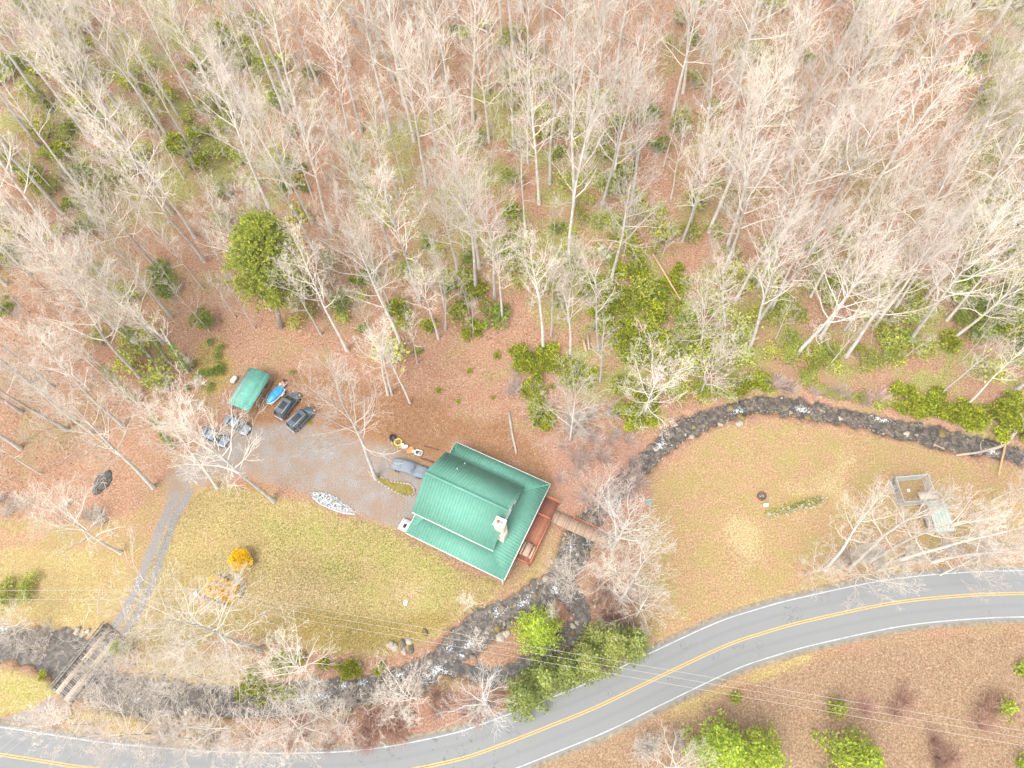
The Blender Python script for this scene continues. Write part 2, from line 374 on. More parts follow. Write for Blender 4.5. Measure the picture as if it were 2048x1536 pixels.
tc = n.new('ShaderNodeTexCoord')
def NZ(scale, detail=4, rough=.6, dist=0):
    x = n.new('ShaderNodeTexNoise'); x.inputs['Scale'].default_value = scale; x.inputs['Detail'].default_value = detail
    x.inputs['Roughness'].default_value = rough; x.inputs['Distortion'].default_value = dist
    l.new(tc.outputs['Object'], x.inputs['Vector']); return x.outputs['Fac']
def RAMP(fac, stops):
    r = n.new('ShaderNodeValToRGB'); e = r.color_ramp.elements
    while len(e) < len(stops): e.new(.5)
    for i, (p, c) in enumerate(stops):
        e[i].position = p; e[i].color = (*c, 1) if len(c) == 3 else c
    l.new(fac, r.inputs[0]); return r.outputs[0]
def MIX(f, a, b, mode='MIX'):
    m = n.new('ShaderNodeMix'); m.data_type = 'RGBA'; m.blend_type = mode
    if isinstance(f, float): m.inputs[0].default_value = f
    else: l.new(f, m.inputs[0])
    for s_, i in ((a, 6), (b, 7)):
        if isinstance(s_, tuple): m.inputs[i].default_value = (*s_, 1)
        else: l.new(s_, m.inputs[i])
    return m.outputs[2]
def ATT(name):
    a = n.new('ShaderNodeAttribute'); a.attribute_name = name; s_ = n.new('ShaderNodeSeparateColor'); l.new(a.outputs['Color'], s_.inputs[0]); return s_.outputs
def BREAK(mask, nz, amt=.9, w_=.25):
    """mask edge broken up by noise"""
    a = n.new('ShaderNodeMath'); a.operation = 'MULTIPLY_ADD'; l.new(nz, a.inputs[0]); a.inputs[1].default_value = amt; a.inputs[2].default_value = -amt * .5
    b = n.new('ShaderNodeMath'); b.operation = 'ADD'; l.new(a.outputs[0], b.inputs[0]); l.new(mask, b.inputs[1])
    m = n.new('ShaderNodeMapRange'); m.inputs['From Min'].default_value = .5 - w_; m.inputs['From Max'].default_value = .5 + w_; l.new(b.outputs[0], m.inputs['Value']); return m.outputs[0]
nf = NZ(4.2, 6, .82); nm = NZ(1.5, 6, .75); nl = NZ(.30, 5, .68); nxl = NZ(.09, 4, .6); nff = NZ(9, 5, .85)
litter = RAMP(nf, [(.34, (.15,.070,.044)), (.45, (.27,.135,.085)), (.54, (.36,.205,.135)), (.66, (.54,.38,.28))])
litter = MIX(RAMP(nm, [(.36, (.75,.75,.75)), (.45, (0,0,0))]), litter, RAMP(nf, [(.36, (.17,.075,.042)), (.64, (.35,.19,.12))]))
litter = MIX(RAMP(nl, [(.38, (0,0,0)), (.68, (1,1,1))]), litter, RAMP(nf, [(.36, (.17,.09,.052)), (.64, (.44,.29,.19))]))
ivyc = RAMP(nf, [(.36, (.13,.12,.028)), (.64, (.34,.31,.12))])
litter = MIX(RAMP(nxl, [(.50, (0,0,0)), (.72, (.75,.75,.75))]), litter, ivyc)
lawnc = RAMP(nf, [(.36, (.20,.155,.052)), (.5, (.345,.27,.11)), (.64, (.54,.43,.22))])
lawnc = MIX(RAMP(nl, [(.40, (0,0,0)), (.64, (.8,.8,.8))]), lawnc, RAMP(nf, [(.34, (.20,.125,.045)), (.66, (.42,.30,.14))]))
greenc = RAMP(nf, [(.36, (.18,.165,.042)), (.5, (.305,.28,.085)), (.64, (.47,.41,.165))])
strawc = RAMP(nf, [(.36, (.22,.145,.055)), (.5, (.38,.28,.14)), (.64, (.58,.48,.30))])
meadc = RAMP(nf, [(.34, (.18,.105,.052)), (.5, (.335,.205,.112)), (.66, (.51,.36,.23))])
meadc = MIX(RAMP(nm, [(.54, (0,0,0)), (.64, (.7,.7,.7))]), meadc, strawc)
meadc = MIX(RAMP(nl, [(.42, (0,0,0)), (.62, (.75,.75,.75))]), meadc, RAMP(nf, [(.34, (.19,.15,.045)), (.66, (.38,.31,.12))]))
gravc = RAMP(nff, [(.34, (.15,.13,.115)), (.5, (.26,.235,.215)), (.66, (.44,.41,.385))])
gravc = MIX(RAMP(nl, [(.38, (0,0,0)), (.60, (.85,.85,.85))]), gravc, RAMP(nff, [(.34, (.17,.11,.07)), (.66, (.36,.26,.19))]))
earthc = MIX(.5, RAMP(nm, [(.34, (.13,.055,.022)), (.5, (.23,.11,.048)), (.66, (.36,.20,.10))]), RAMP(nf, [(.36, (.12,.055,.025)), (.64, (.40,.24,.13))]))
mossc = RAMP(nf, [(.36, (.14,.10,.026)), (.5, (.27,.195,.06)), (.64, (.46,.35,.15))])
wetc = RAMP(nm, [(.25, (.022,.017,.014)), (.5, (.06,.045,.034)), (.75, (.15,.11,.08))])
pinkc = RAMP(nf, [(.34, (.17,.08,.05)), (.5, (.31,.17,.115)), (.66, (.48,.32,.24))])
trackc = RAMP(nff, [(.34, (.13,.12,.11)), (.5, (.23,.21,.195)), (.66, (.38,.36,.34))])
za, zb, zc, zd = ATT('za'), ATT('zb'), ATT('zc'), ATT('zd')
undc = RAMP(nf, [(.36, (.11,.12,.026)), (.5, (.23,.23,.065)), (.64, (.42,.40,.16))])
c = MIX(BREAK(zd[2], nm, 1.6, .4), litter, undc)
c = MIX(BREAK(zb[0], nm), c, earthc)
c = MIX(BREAK(zd[0], nl, 1.4, .4), c, RAMP(nf, [(.35, (.16,.095,.055)), (.5, (.28,.185,.11)), (.65, (.46,.34,.225))]))
c = MIX(BREAK(zc[2], nm, 1.2), c, pinkc)
lw = MIX(BREAK(zc[0], nm, .8, .4), lawnc, greenc)
lw = MIX(RAMP(nl, [(.50, (0,0,0)), (.62, (.6,.6,.6))]), lw, RAMP(nf, [(.36, (.22,.145,.06)), (.64, (.50,.37,.19))]))
lw = MIX(RAMP(nm, [(.53, (0,0,0)), (.62, (.85,.85,.85))]), lw, strawc)
lw = MIX(RAMP(nm, [(.36, (.7,.7,.7)), (.46, (0,0,0))]), lw, RAMP(nf, [(.36, (.17,.115,.03)), (.64, (.38,.28,.09))]))
c = MIX(BREAK(za[2], nm, .7), c, meadc)
c = MIX(BREAK(za[0], nm, .9), c, lw)
c = MIX(BREAK(zc[1], nf, 1.6, .35), c, strawc)
c = MIX(BREAK(zb[1], nf, 1.2, .35), c, mossc)
c = MIX(BREAK(za[1], nm, .8, .3), c, gravc)
c = MIX(BREAK(zd[1], nf, .6, .3), c, trackc)
c = MIX(BREAK(zb[2], nm, .5, .3), c, wetc)
l.new(c, B.inputs['Base Color'])
bp = n.new('ShaderNodeBump'); bp.inputs['Strength'].default_value = .7; bp.inputs['Distance'].default_value = .12
l.new(nf, bp.inputs['Height']); l.new(bp.outputs[0], B.inputs['Normal'])

# ------------------------------------------------------------------ ribbons: road, lines, water
RUV = {}
def ribbon(name, line, offs, z, m, kind='structure', halfw=None, cols=1, zf=None):
    P = np.array([(p[0], p[1]) for p in line]); T = np.gradient(P, axis=0); T /= np.linalg.norm(T, axis=1)[:, None]
    Nn = np.stack([-T[:, 1], T[:, 0]], 1); L = np.concatenate([[0], np.cumsum(np.linalg.norm(np.diff(P, axis=0), axis=1))])
    v = []; uv = []
    for i in range(len(P)):
        for k in range(cols + 1):
            s_ = k / cols; o = offs[0] + (offs[1] - offs[0]) * s_ if halfw is None else (2*s_ - 1) * halfw[i]
            q = P[i] + Nn[i] * o; v.append((q[0], q[1], z if zf is None else zf(q[0], q[1]))); uv.append((o, L[i]))
    f = [(i*(cols+1)+k, (i+1)*(cols+1)+k, (i+1)*(cols+1)+k+1, i*(cols+1)+k+1) for i in range(len(P)-1) for k in range(cols)]
    f = [q[::-1] for q in f]
    o = mesh_obj(name, v, f, m); tag(o, kind=kind)
    RUV[name] = np.array(uv)
    u = o.data.uv_layers.new(name='UVMap'); vi = np.zeros(len(o.data.loops), np.int32); o.data.loops.foreach_get('vertex_index', vi)
    u.data.foreach_set('uv', np.array(uv, np.float32)[vi].ravel()); return o
am = bpy.data.materials.new('asphalt'); am.use_nodes = True; n = am.node_tree.nodes; l = am.node_tree.links; B = n['Principled BSDF']; B.inputs['Roughness'].default_value = .85
tc = n.new('ShaderNodeTexCoord')
nA = NZ(14, 4, .8); nB = NZ(.5, 3); 
uvn = n.new('ShaderNodeUVMap'); sx = n.new('ShaderNodeSeparateXYZ'); l.new(uvn.outputs[0], sx.inputs[0])
base = RAMP(nA, [(.3, (.165,.170,.172)), (.7, (.225,.228,.227))])
base = MIX(RAMP(nB, [(.35, (0,0,0)), (.7, (.5,.5,.5))]), base, (.20, .195, .185))
wv = n.new('ShaderNodeMath'); wv.operation = 'MULTIPLY'; l.new(sx.outputs[0], wv.inputs[0]); wv.inputs[1].default_value = 4.2     # wheel tracks
cs = n.new('ShaderNodeMath'); cs.operation = 'COSINE'; l.new(wv.outputs[0], cs.inputs[0])
base = MIX(RAMP(cs.outputs[0], [(.2, (0,0,0)), (1, (.35,.35,.35))]), base, (.155, .16, .165))
# tar sealed cracks, thickest at the low stretch by the stream
vo = n.new('ShaderNodeTexVoronoi'); vo.feature = 'DISTANCE_TO_EDGE'; vo.inputs['Scale'].default_value = 1.1
dz_ = n.new('ShaderNodeTexNoise'); dz_.inputs['Scale'].default_value = 1.2; l.new(tc.outputs['Object'], dz_.inputs['Vector'])
vm = n.new('ShaderNodeVectorMath'); vm.operation = 'MULTIPLY_ADD'; vm.inputs[1].default_value = (1.6, 1.6, 0); l.new(dz_.outputs['Color'], vm.inputs[0]); l.new(tc.outputs['Object'], vm.inputs[2])
l.new(vm.outputs[0], vo.inputs['Vector'])
crk = RAMP(vo.outputs['Distance'], [(.012, (1,1,1)), (.03, (0,0,0))])
oy = n.new('ShaderNodeSeparateXYZ'); l.new(tc.outputs['Object'], oy.inputs[0])
def band(sock, a, b, soft):
    m1 = n.new('ShaderNodeMapRange'); m1.inputs['From Min'].default_value = a - soft; m1.inputs['From Max'].default_value = a; l.new(sock, m1.inputs['Value'])
    m2 = n.new('ShaderNodeMapRange'); m2.inputs['From Min'].default_value = b + soft; m2.inputs['From Max'].default_value = b; l.new(sock, m2.inputs['Value'])
    q = n.new('ShaderNodeMath'); q.operation = 'MULTIPLY'; l.new(m1.outputs[0], q.inputs[0]); l.new(m2.outputs[0], q.inputs[1]); return q.outputs[0]
lowx = band(oy.outputs[0], -25, -6, 5)
nC = NZ(.8, 5, .75); nD = NZ(.25, 2)
mm = n.new('ShaderNodeMath'); mm.operation = 'MULTIPLY'; l.new(lowx, mm.inputs[0]); l.new(RAMP(nC, [(.60, (0,0,0)), (.64, (.75,.75,.75))]), mm.inputs[1])
mm2 = n.new('ShaderNodeMath'); mm2.operation = 'MULTIPLY'; l.new(RAMP(nD, [(.60, (0,0,0)), (.66, (.55,.55,.55))]), mm2.inputs[0]); l.new(crk, mm2.inputs[1])
base = MIX(mm.outputs[0], base, (.085, .09, .095)); base = MIX(mm2.outputs[0], base, (.05, .053, .058))
l.new(base, B.inputs['Base Color'])
lineW = mat('road_white', (.30,.30,.29), .7, color2=(.50,.50,.49), scale=1.2); lineY = mat('road_yellow', (.50,.29,.07), .7, color2=(.62,.40,.12), scale=4)
vg = mat('verge_gravel', (.15,.12,.085), .95, color2=(.30,.25,.18), scale=1.5)
tag(ribbon('road_shoulder', ROAD, (-3.75, 3.75), .050, vg, cols=2), kind='structure')
ribbon('road', ROAD, (-3.25, 3.25), .090, am, cols=6)
ribbon('road_edge_line', ROAD, (2.86, 2.99), .096, lineW); ribbon('road_edge_line', ROAD, (-2.99, -2.86), .096, lineW)
ribbon('road_centre_line', ROAD, (.07, .19), .096, lineY); ribbon('road_centre_line', ROAD, (-.19, -.07), .096, lineY)

wm = bpy.data.materials.new('stream_water'); wm.use_nodes = True; n = wm.node_tree.nodes; l = wm.node_tree.links; B = n['Principled BSDF']
tc = n.new('ShaderNodeTexCoord')
w1 = NZ(1.3, 6, .72, .8); w2 = NZ(4.5, 6, .75, .7); w3 = NZ(7.5, 4, .8, .6)
wc = RAMP(w1, [(.36, (.028,.025,.022)), (.46, (.075,.063,.053)), (.55, (.155,.125,.10)), (.64, (.26,.21,.16))])
wc = MIX(RAMP(w3, [(.35, (0,0,0)), (.7, (.6,.6,.6))]), wc, (.05, .045, .042))
at_ = n.new('ShaderNodeAttribute'); at_.attribute_name = 'foam'
fo = n.new('ShaderNodeMath'); fo.operation = 'MULTIPLY_ADD'; l.new(w2, fo.inputs[0]); fo.inputs[1].default_value = 4.5; fo.inputs[2].default_value = -3.05
fo2 = n.new('ShaderNodeMath'); fo2.operation = 'ADD'; l.new(fo.outputs[0], fo2.inputs[0]); l.new(at_.outputs['Fac'], fo2.inputs[1])
fm = RAMP(fo2.outputs[0], [(.0, (0,0,0)), (.30, (1,1,1))])
wc = MIX(fm, wc, (.70, .76, .80)); l.new(wc, B.inputs['Base Color'])
rr = n.new('ShaderNodeMapRange'); rr.inputs['To Min'].default_value = .16; rr.inputs['To Max'].default_value = .7; l.new(fm, rr.inputs['Value']); l.new(rr.outputs[0], B.inputs['Roughness'])
bp = n.new('ShaderNodeBump'); bp.inputs['Strength'].default_value = .8; bp.inputs['Distance'].default_value = .1; l.new(w2, bp.inputs['Height']); l.new(bp.outputs[0], B.inputs['Normal'])
RAPIDS = [(1320,892,1.4),(1478,822,1.3),(1605,818,1.5),(1765,838,1.6),(1850,850,1.0),(1985,905,1.2),(1000,1222,1.6),(1048,1205,1.2),(1110,1180,1.2),(870,1342,1.7),(855,1355,1.2),(722,1368,1.2),(690,1372,1.2),
          (600,1400,1.6),(640,1395,1.5),(790,1390,1.0),(800,1350,.9),(935,1290,1.2),(1180,1075,1.3),(900,1295,1.0),(270,1400,1.0),(330,1430,1.0),(12,1255,1.6),(1060,1190,1.0),(1145,1095,.9)]
for line, nm_ in ((STREAM_S, 'stream_water'), (SIDE_S, 'side_channel_water')):
    o = ribbon(nm_, line, (0, 0), -.62 if nm_[0] == 's' and nm_[1] == 't' else -.60, wm, halfw=[p[2] + .9 for p in line], cols=18)
    me = o.data; vv = np.zeros(len(me.vertices) * 3, np.float32); me.vertices.foreach_get('co', vv); vv = vv.reshape(-1, 3)
    fa = np.zeros(len(vv))
    for (a, b, r_) in RAPIDS:
        x, y = G(a, b, -.6); dd_ = np.hypot(vv[:, 0]-x, vv[:, 1]-y); i0_ = int(dd_.argmin())
        if dd_[i0_] > 2.5: continue
        q_ = RUV[nm_] - RUV[nm_][i0_]; fa = np.maximum(fa, np.clip(1.12 - np.hypot(q_[:, 1]/(1.5*r_), q_[:, 0]/(.7*r_)), 0, .93))
    A = me.attributes.new('foam', 'FLOAT', 'POINT'); A.data.foreach_set('value', (fa * 1.0).astype(np.float32))

# ------------------------------------------------------------------ house
TH = R(-30.2); HC = (-5.959, 29.995)
hloc = (HC[0], HC[1], 0.0)
house = thing('house', 'house with green metal roofs, white trim and a cream chimney beside the stream', 'house', hloc, TH)
SX, SY, ZE, ZI = 7.41, 7.28, 2.9, 4.15
UX0, UX1, UY, UE, UR = -7.45, 4.70, 4.75, 4.8, 8.4
IX0, IX1, IY = -5.6, 4.45, 4.35
# walls
mb = MB(); mb.box(((IX0+IX1)/2, 0, 2.1), (IX1-IX0-.02, 2*IY, 4.2)); mb.obj('wall', M['wall'], house)
mb = MB(); mb.prism([(IX0+.3, -3.6), (IX1+1.0, -3.6), (IX1+1.0, 3.6), (IX0+.3, 3.6)], 0, 0.3); mb.obj('foundation', M['rock'], house)
def gable(x, t, name='gable_wall'):
    b = MB(); zt = UR - .12; k = (UR-UE)/UY
    ypts = [(-IY, 4.1), (IY, 4.1), (IY, UR-k*IY-.16), (0, zt-.06), (-IY, UR-k*IY-.16)]
    v = [(x-t/2, y, z) for y, z in ypts] + [(x+t/2, y, z) for y, z in ypts]
    b.add(v, [(0,1,2,3,4)[::-1], (5,6,7,8,9)] + [(i, (i+1) % 5, 5+(i+1) % 5, 5+i) for i in range(5)])
    return b.obj(name, M['white'], house)
gable(IX1-.1, .2); gable(IX0+.1, .2)
for y in (1.55, 3.0):                                          # two windows under the gable
    wn = MB().box((IX1+.02, y, 5.25), (.06, .9, 1.0)).obj('window', M['white'], house)
    MB().box((IX1+.06, y, 5.25), (.03, .72, .82)).obj('pane', M['glass'], wn)
for y in (-IY, IY):                                            # side strips between the two roofs
    MB().box(((IX0+IX1)/2, y - math.copysign(.08, y), 4.42), (IX1-IX0-.3, .14, .70)).obj('clerestory_wall', M['white'], house)
# skirt roof, four hipped slopes with standing seams
def slope(pts, name, seam_dir, m, spacing=.42, parent=None, th=.06):
    """pts: quad outer-a, outer-b, inner-b, inner-a (local). seams run from outer to inner"""
    oa, ob, ib, ia = [Vector(p) for p in pts]; nn = (ob-oa).cross(ia-oa).normalized()
    if nn.z < 0: nn = -nn
    b = MB(); v = [oa, ob, ib, ia]; v += [p + nn*th for p in v]
    b.add(v, [(3,2,1,0), (4,5,6,7), (0,1,5,4), (1,2,6,5), (2,3,7,6), (3,0,4,7)])
    o = b.obj(name, m, parent or house)
    e = (ob-oa).normalized(); up = nn.cross(e); up = up if up.z > 0 else -up
    L = (ob-oa).length; b = MB(); k = int(L / spacing); H_ = (ia-oa).dot(up)
    a0 = (ia-oa).dot(e); b0 = (ib-oa).dot(e)
    for i in range(1, k):
        s_ = L * i / k; lim = H_
        if s_ < a0: lim = min(lim, H_ * s_ / a0)
        if s_ > b0: lim = min(lim, H_ * (L - s_) / max(L - b0, 1e-6))
        if lim < .15: continue
        p = oa + e*s_ + nn*(th+.03); q = p + up*lim
        mid = (p+q)/2; d = q-p
        w_ = e*.03; hh = nn*.03
        vv = [p-w_-hh, p+w_-hh, p+w_*.5+hh, p-w_*.5+hh, q-w_-hh, q+w_-hh, q+w_*.5+hh, q-w_*.5+hh]
        b.add(vv, [(0,1,2,3)[::-1], (4,5,6,7), (0,1,5,4), (1,2,6,5), (2,3,7,6), (3,0,4,7)])
    s2 = b.obj('standing_seams', m, o); s2['kind'] = 'stuff'; return o
O4 = [(-SX,-SY,ZE), (SX,-SY,ZE), (SX,SY,ZE), (-SX,SY,ZE)]; I4 = [(IX0,-IY,ZI), (IX1,-IY,ZI), (IX1,IY,ZI), (IX0,IY,ZI)]
for i in range(4):
    j = (i+1) % 4
    slope([O4[i], O4[j], I4[j], I4[i]], 'porch_roof', 0, M['roof'])
for i in range(4):                                             # hip caps
    MB().tube([Vector(O4[i]) + Vector((0,0,.08)), Vector(I4[i]) + Vector((0,0,.08))], .07, 6).obj('hip_cap', M['roof'], house)
for i in range(4):                                             # white gutters and fascia
    a = Vector(O4[i]); b_ = Vector(O4[(i+1) % 4]); md = (a+b_)/2; d = b_-a
    MB().box((md.x*1.004, md.y*1.004, ZE-.02), (d.length+.16, .13, .16), rz=math.atan2(d.y, d.x)).obj('gutter', M['white'], house)
# upper gable roof
slope([(UX0,-UY,UE), (UX1,-UY,UE), (UX1,0,UR), (UX0,0,UR)], 'main_roof', 0, M['roof'])
slope([(UX1,UY,UE), (UX0,UY,UE), (UX0,0,UR), (UX1,0,UR)], 'main_roof', 0, M['roof'])
MB().box(((UX0+UX1)/2, 0, UR+.07), (UX1-UX0+.04, .34, .05)).obj('ridge_cap', M['roof'], house)
MB().box(((UX0+UX1)/2, -UY-.05, UE-.04), (UX1-UX0+.05, .12, .15)).obj('gutter', M['white'], house)
MB().box(((UX0+UX1)/2, UY+.05, UE-.04), (UX1-UX0+.05, .10, .12)).obj('gutter', M['roof'], house)
for sx_, xx in ((1, UX1+.03), (-1, UX0-.03)):
    for sy in (-1, 1):
        a = Vector((xx, sy*UY, UE+.02)); b_ = Vector((xx, 0, UR+.02))
        MB().tube([a, b_], .045, 4).obj('rake_trim', M['roof'], house)
# vents, porch posts, chimney
k = (UR-UE)/UY
for x, y in ((-4.09, 4.2), (-4.37, 2.75)):
    z = UR - k*abs(y)
    MB().tube([(x, y, z), (x, y, z+.45)], .06, 8).obj('vent_pipe', M['white'], house)
for x, y in ((-7.1,-7.0), (-2.4,-7.0), (2.4,-7.0), (7.1,-7.0), (7.1,0), (7.1,7.0), (-7.1,7.0), (0,7.0)):
    MB().box((x, y, 1.45), (.18, .18, 2.8)).obj('porch_post', M['white'], house)
MB().box((7.28, -7.42, 1.4), (.1, .1, 2.8)).obj('downspout', M['white'], house)
chm = MB(); chm.box((4.60, -2.03, 7.0), (1.25, 1.02, 4.0)); chm.box((4.80, -2.25, 4.3), (1.12, 1.25, 2.8)); chm.box((4.85, -2.6, 3.4), (.95, .9, 1.9)); ch = chm.obj('chimney', M['cream'], house, bevel=.04)
# brick sized blocks of the stack stand proud of it
b = MB()
for zi in range(14):
    for yi in range(3):
        b.box((5.235, -2.05 + (yi-1)*.31 + (.1 if zi % 2 else 0)*.6, 5.2 + zi*.27), (.035, .27, .22))
    for xi in range(3):
        b.box((4.62 + (xi-1)*.37 + (.05 if zi % 2 else -.05), -2.545, 5.2 + zi*.27), (.33, .035, .22))
s_ = b.obj('stone_facing', M['cream'], ch); s_['kind'] = 'stuff'
MB().box((4.60, -2.03, 9.08), (1.46, 1.24, .16)).obj('chimney_cap', M['white'], ch, bevel=.02)
fl = MB().box((4.36, -2.05, 9.26), (.42, .42, .2)).obj('flue', M['clay'], ch)
MB().box((4.86, -2.05, 9.26), (.40, .40, .2)).obj('flue', M['greypipe'], ch)
MB().box((4.36, -2.05, 9.30), (.26, .26, .125)).obj('flue_mouth', M['clay'], ch)
# white entry landing on the drive side
ld = thing('entry_landing', 'white painted entry landing with a dark mat at the corner of the porch', 'landing', (*(lambda p: (p.x, p.y))(Matrix.Rotation(TH, 3, 'Z') @ Vector((-8.72, -6.0, 0)) + Vector((HC[0], HC[1], 0))), 0), TH)
for i in range(6):
    MB().box((-.62+.25*i, 0, .42), (.24, 1.7, .05)).obj('board', M['white'], ld)
MB().box((0, 0, .2), (1.4, 1.6, .38)).obj('frame', M['white'], ld)
def hp(x, y, z=0):
    p = Matrix.Rotation(TH, 3, 'Z') @ Vector((x, y, 0)); return (p.x + HC[0], p.y + HC[1], z)
mt_ = MB().box((0, 0, .01), (.42, .62, .02)).obj('door_mat', M['dark']); mt_.location = hp(-8.72, -6.1, .447); mt_.rotation_euler.z = TH
tag(mt_, 'dark rectangular mat lying on the white entry landing', 'mat')
# deck
dk = thing('deck', 'red stained wooden deck with railing on the stream side of the house', 'deck', hloc, TH)
DZ = .75
i = 0
xx = 5.6
while xx < 9.35:
    MB().box((xx+.07, 1.15, DZ), (.132, 9.6 if xx > 7.3 else 9.6, .04)).obj('plank', M['deck'], dk); xx += .145; i += 1
MB().box((7.45, 1.15, DZ-.16), (3.7, 9.5, .2)).obj('joist_frame', M['rail'], dk)
def railing(x0, y0, x1, y1, par, z0=DZ, h=.95, m=M['rail'], balu=True, wd=.16):
    a = Vector((x0, y0, 0)); b2 = Vector((x1, y1, 0)); L = (b2-a).length; ang = math.atan2(y1-y0, x1-x0); md = (a+b2)/2
    MB().box((md.x, md.y, z0+h), (L+.12, wd, .045), rz=ang).obj('handrail', m, par)
    MB().box((md.x, md.y, z0+.15), (L, .05, .09), rz=ang).obj('bottom_rail', m, par)
    k = max(1, round(L/1.8))
    for i in range(k+1):
        q = a.lerp(b2, i/k); MB().box((q.x, q.y, z0+h/2-.25), (.1, .1, h+.4), rz=ang).obj('post', m, par)
    if balu:
        b = MB(); k = int(L/.14)
        for i in range(1, k):
            q = a.lerp(b2, i/k); b.box((q.x, q.y, z0+.53), (.035, .035, .74), rz=ang)
        s_ = b.obj('balusters', m, par); s_['kind'] = 'stuff'
railing(9.40, 3.15, 9.40, -3.65, dk); railing(9.40, -3.65, 7.2, -3.65, dk); railing(7.3, 5.95, 9.4, 5.95, dk); railing(9.40, 3.2, 7.5, 3.2, dk, balu=True)
# boarded walkway over the stream
wk = thing('footbridge', 'long wooden footbridge with one red handrail leading from deck over stream', 'footbridge', hloc, TH)
x = 9.5
while x < 18.3:
    MB().box((x, 3.95, .62), (.135, 1.75 + rnd.uniform(-.04, .04), .045)).obj('plank', M['walk'], wk); x += .15
for y in (3.2, 4.7): MB().box((13.9, y, .47), (8.9, .14, .24)).obj('beam', M['walk'], wk)
railing(12.2, 4.88, 18.2, 4.88, wk, z0=.62, balu=False, wd=.12)
# picnic table
pt = thing('picnic_table', 'weathered wooden picnic table with two benches on the red deck', 'picnic table', hp(8.32, -1.98, DZ+.02), TH)
for i in range(4): MB().box((-.30+.2*i, 0, .74), (.185, 1.85, .045)).obj('top_board', M['table'], pt)
for s_ in (-1, 1): MB().box((s_*.72, 0, .45), (.25, 1.85, .045)).obj('bench', M['table'], pt)
for y in (-.62, .62):
    MB().box((0, y, .43), (1.65, .07, .09)).obj('crossbar', M['table'], pt)
    for s_ in (-1, 1): MB().box((s_*.42, y, .36), (.08, .07, .82), ry=s_*-.5).obj('leg', M['table'], pt)

# ------------------------------------------------------------------ open shed
def corrug_roof_half(b, p0, p1, q0, q1, nrib):
    pass
shed = thing('open_shed', 'small carport shed with a green metal gambrel roof, its left slope greyer', 'shed', (-39.97, 51.75, 0), R(-26))
SW, SL = 1.95, 3.28
prof = [(-SW, 2.3), (-.72, 3.05), (-.7, 3.07), (1.35, 2.75), (SW, 2.25)]
def strip(b, x0, z0, x1, z1, th=.04):
    v = [(x0,-SL,z0),(x1,-SL,z1),(x1,SL,z1),(x0,SL,z0)]; v += [(a, c, d+th) for a, c, d in v]
    b.add(v, [(3,2,1,0),(4,5,6,7),(0,1,5,4),(1,2,6,5),(2,3,7,6),(3,0,4,7)])
for (x0, z0, x1, z1, m_) in ((-SW,2.3,-.72,3.05,'shedroof2'), (-.72,3.05,1.40,2.78,'shedroof'), (1.40,2.78,SW,2.2,'shedroof')):
    b = MB(); strip(b, x0, z0, x1, z1); o = b.obj('roof_sheet', M[m_], shed)
    b = MB(); kk = 15
    for i in range(kk+1):
        y = -SL + 2*SL*i/kk
        b.tube([(x0, y, z0+.055), (x1, y, z1+.055)], .022, 4)
    s_ = b.obj('roof_ribs', M[m_], o); s_['kind'] = 'stuff'
for x in (-1.75, 1.75):
    for y in (-3.1, 0, 3.1): MB().box((x, y, 1.15), (.12, .12, 2.3)).obj('post', M['brail'], shed)
MB().box((-1.7, 0, 1.1), (.04, 6.2, 2.1)).obj('wall_board', M['brail'], shed)

# ------------------------------------------------------------------ vehicles
def loft(stations, nsec=12, p=3.2):
    """stations (x, halfwidth, z0, z1)"""
    v = []; f = []
    for (x, hw, z0, z1) in stations:
        cz, hz = (z0+z1)/2, (z1-z0)/2
        for j in range(nsec):
            t = 6.28318*(j+.5)/nsec; c_, s_ = math.cos(t), math.sin(t)
            v.append((x, hw*math.copysign(abs(c_)**(2/p), c_), cz + hz*math.copysign(abs(s_)**(2/p), s_)))
    for i in range(len(stations)-1):
        for j in range(nsec):
            a = i*nsec+j; b = i*nsec+(j+1) % nsec; f.append((a, b, b+nsec, a+nsec))
    f.append(tuple(range(nsec))); f.append(tuple((len(stations)-1)*nsec+j for j in range(nsec))[::-1])
    return v, f
def wheel(par, x, y, r=.36):
    w_ = thing('wheel', None, None); w_.parent = par; w_.location = (x, y, r)
    b = MB(); n_ = 18
    b.ring(r*.62, r, -.11, .11, n_); o = b.obj('tyre', M['black'], w_, smooth=False); o.rotation_euler.x = R(90)
    b = MB(); b.prism([(r*.62*math.cos(6.283*j/16), r*.62*math.sin(6.283*j/16)) for j in range(16)], -.08, .09); o = b.obj('rim', M['alloy'], w_); o.rotation_euler.x = R(90)
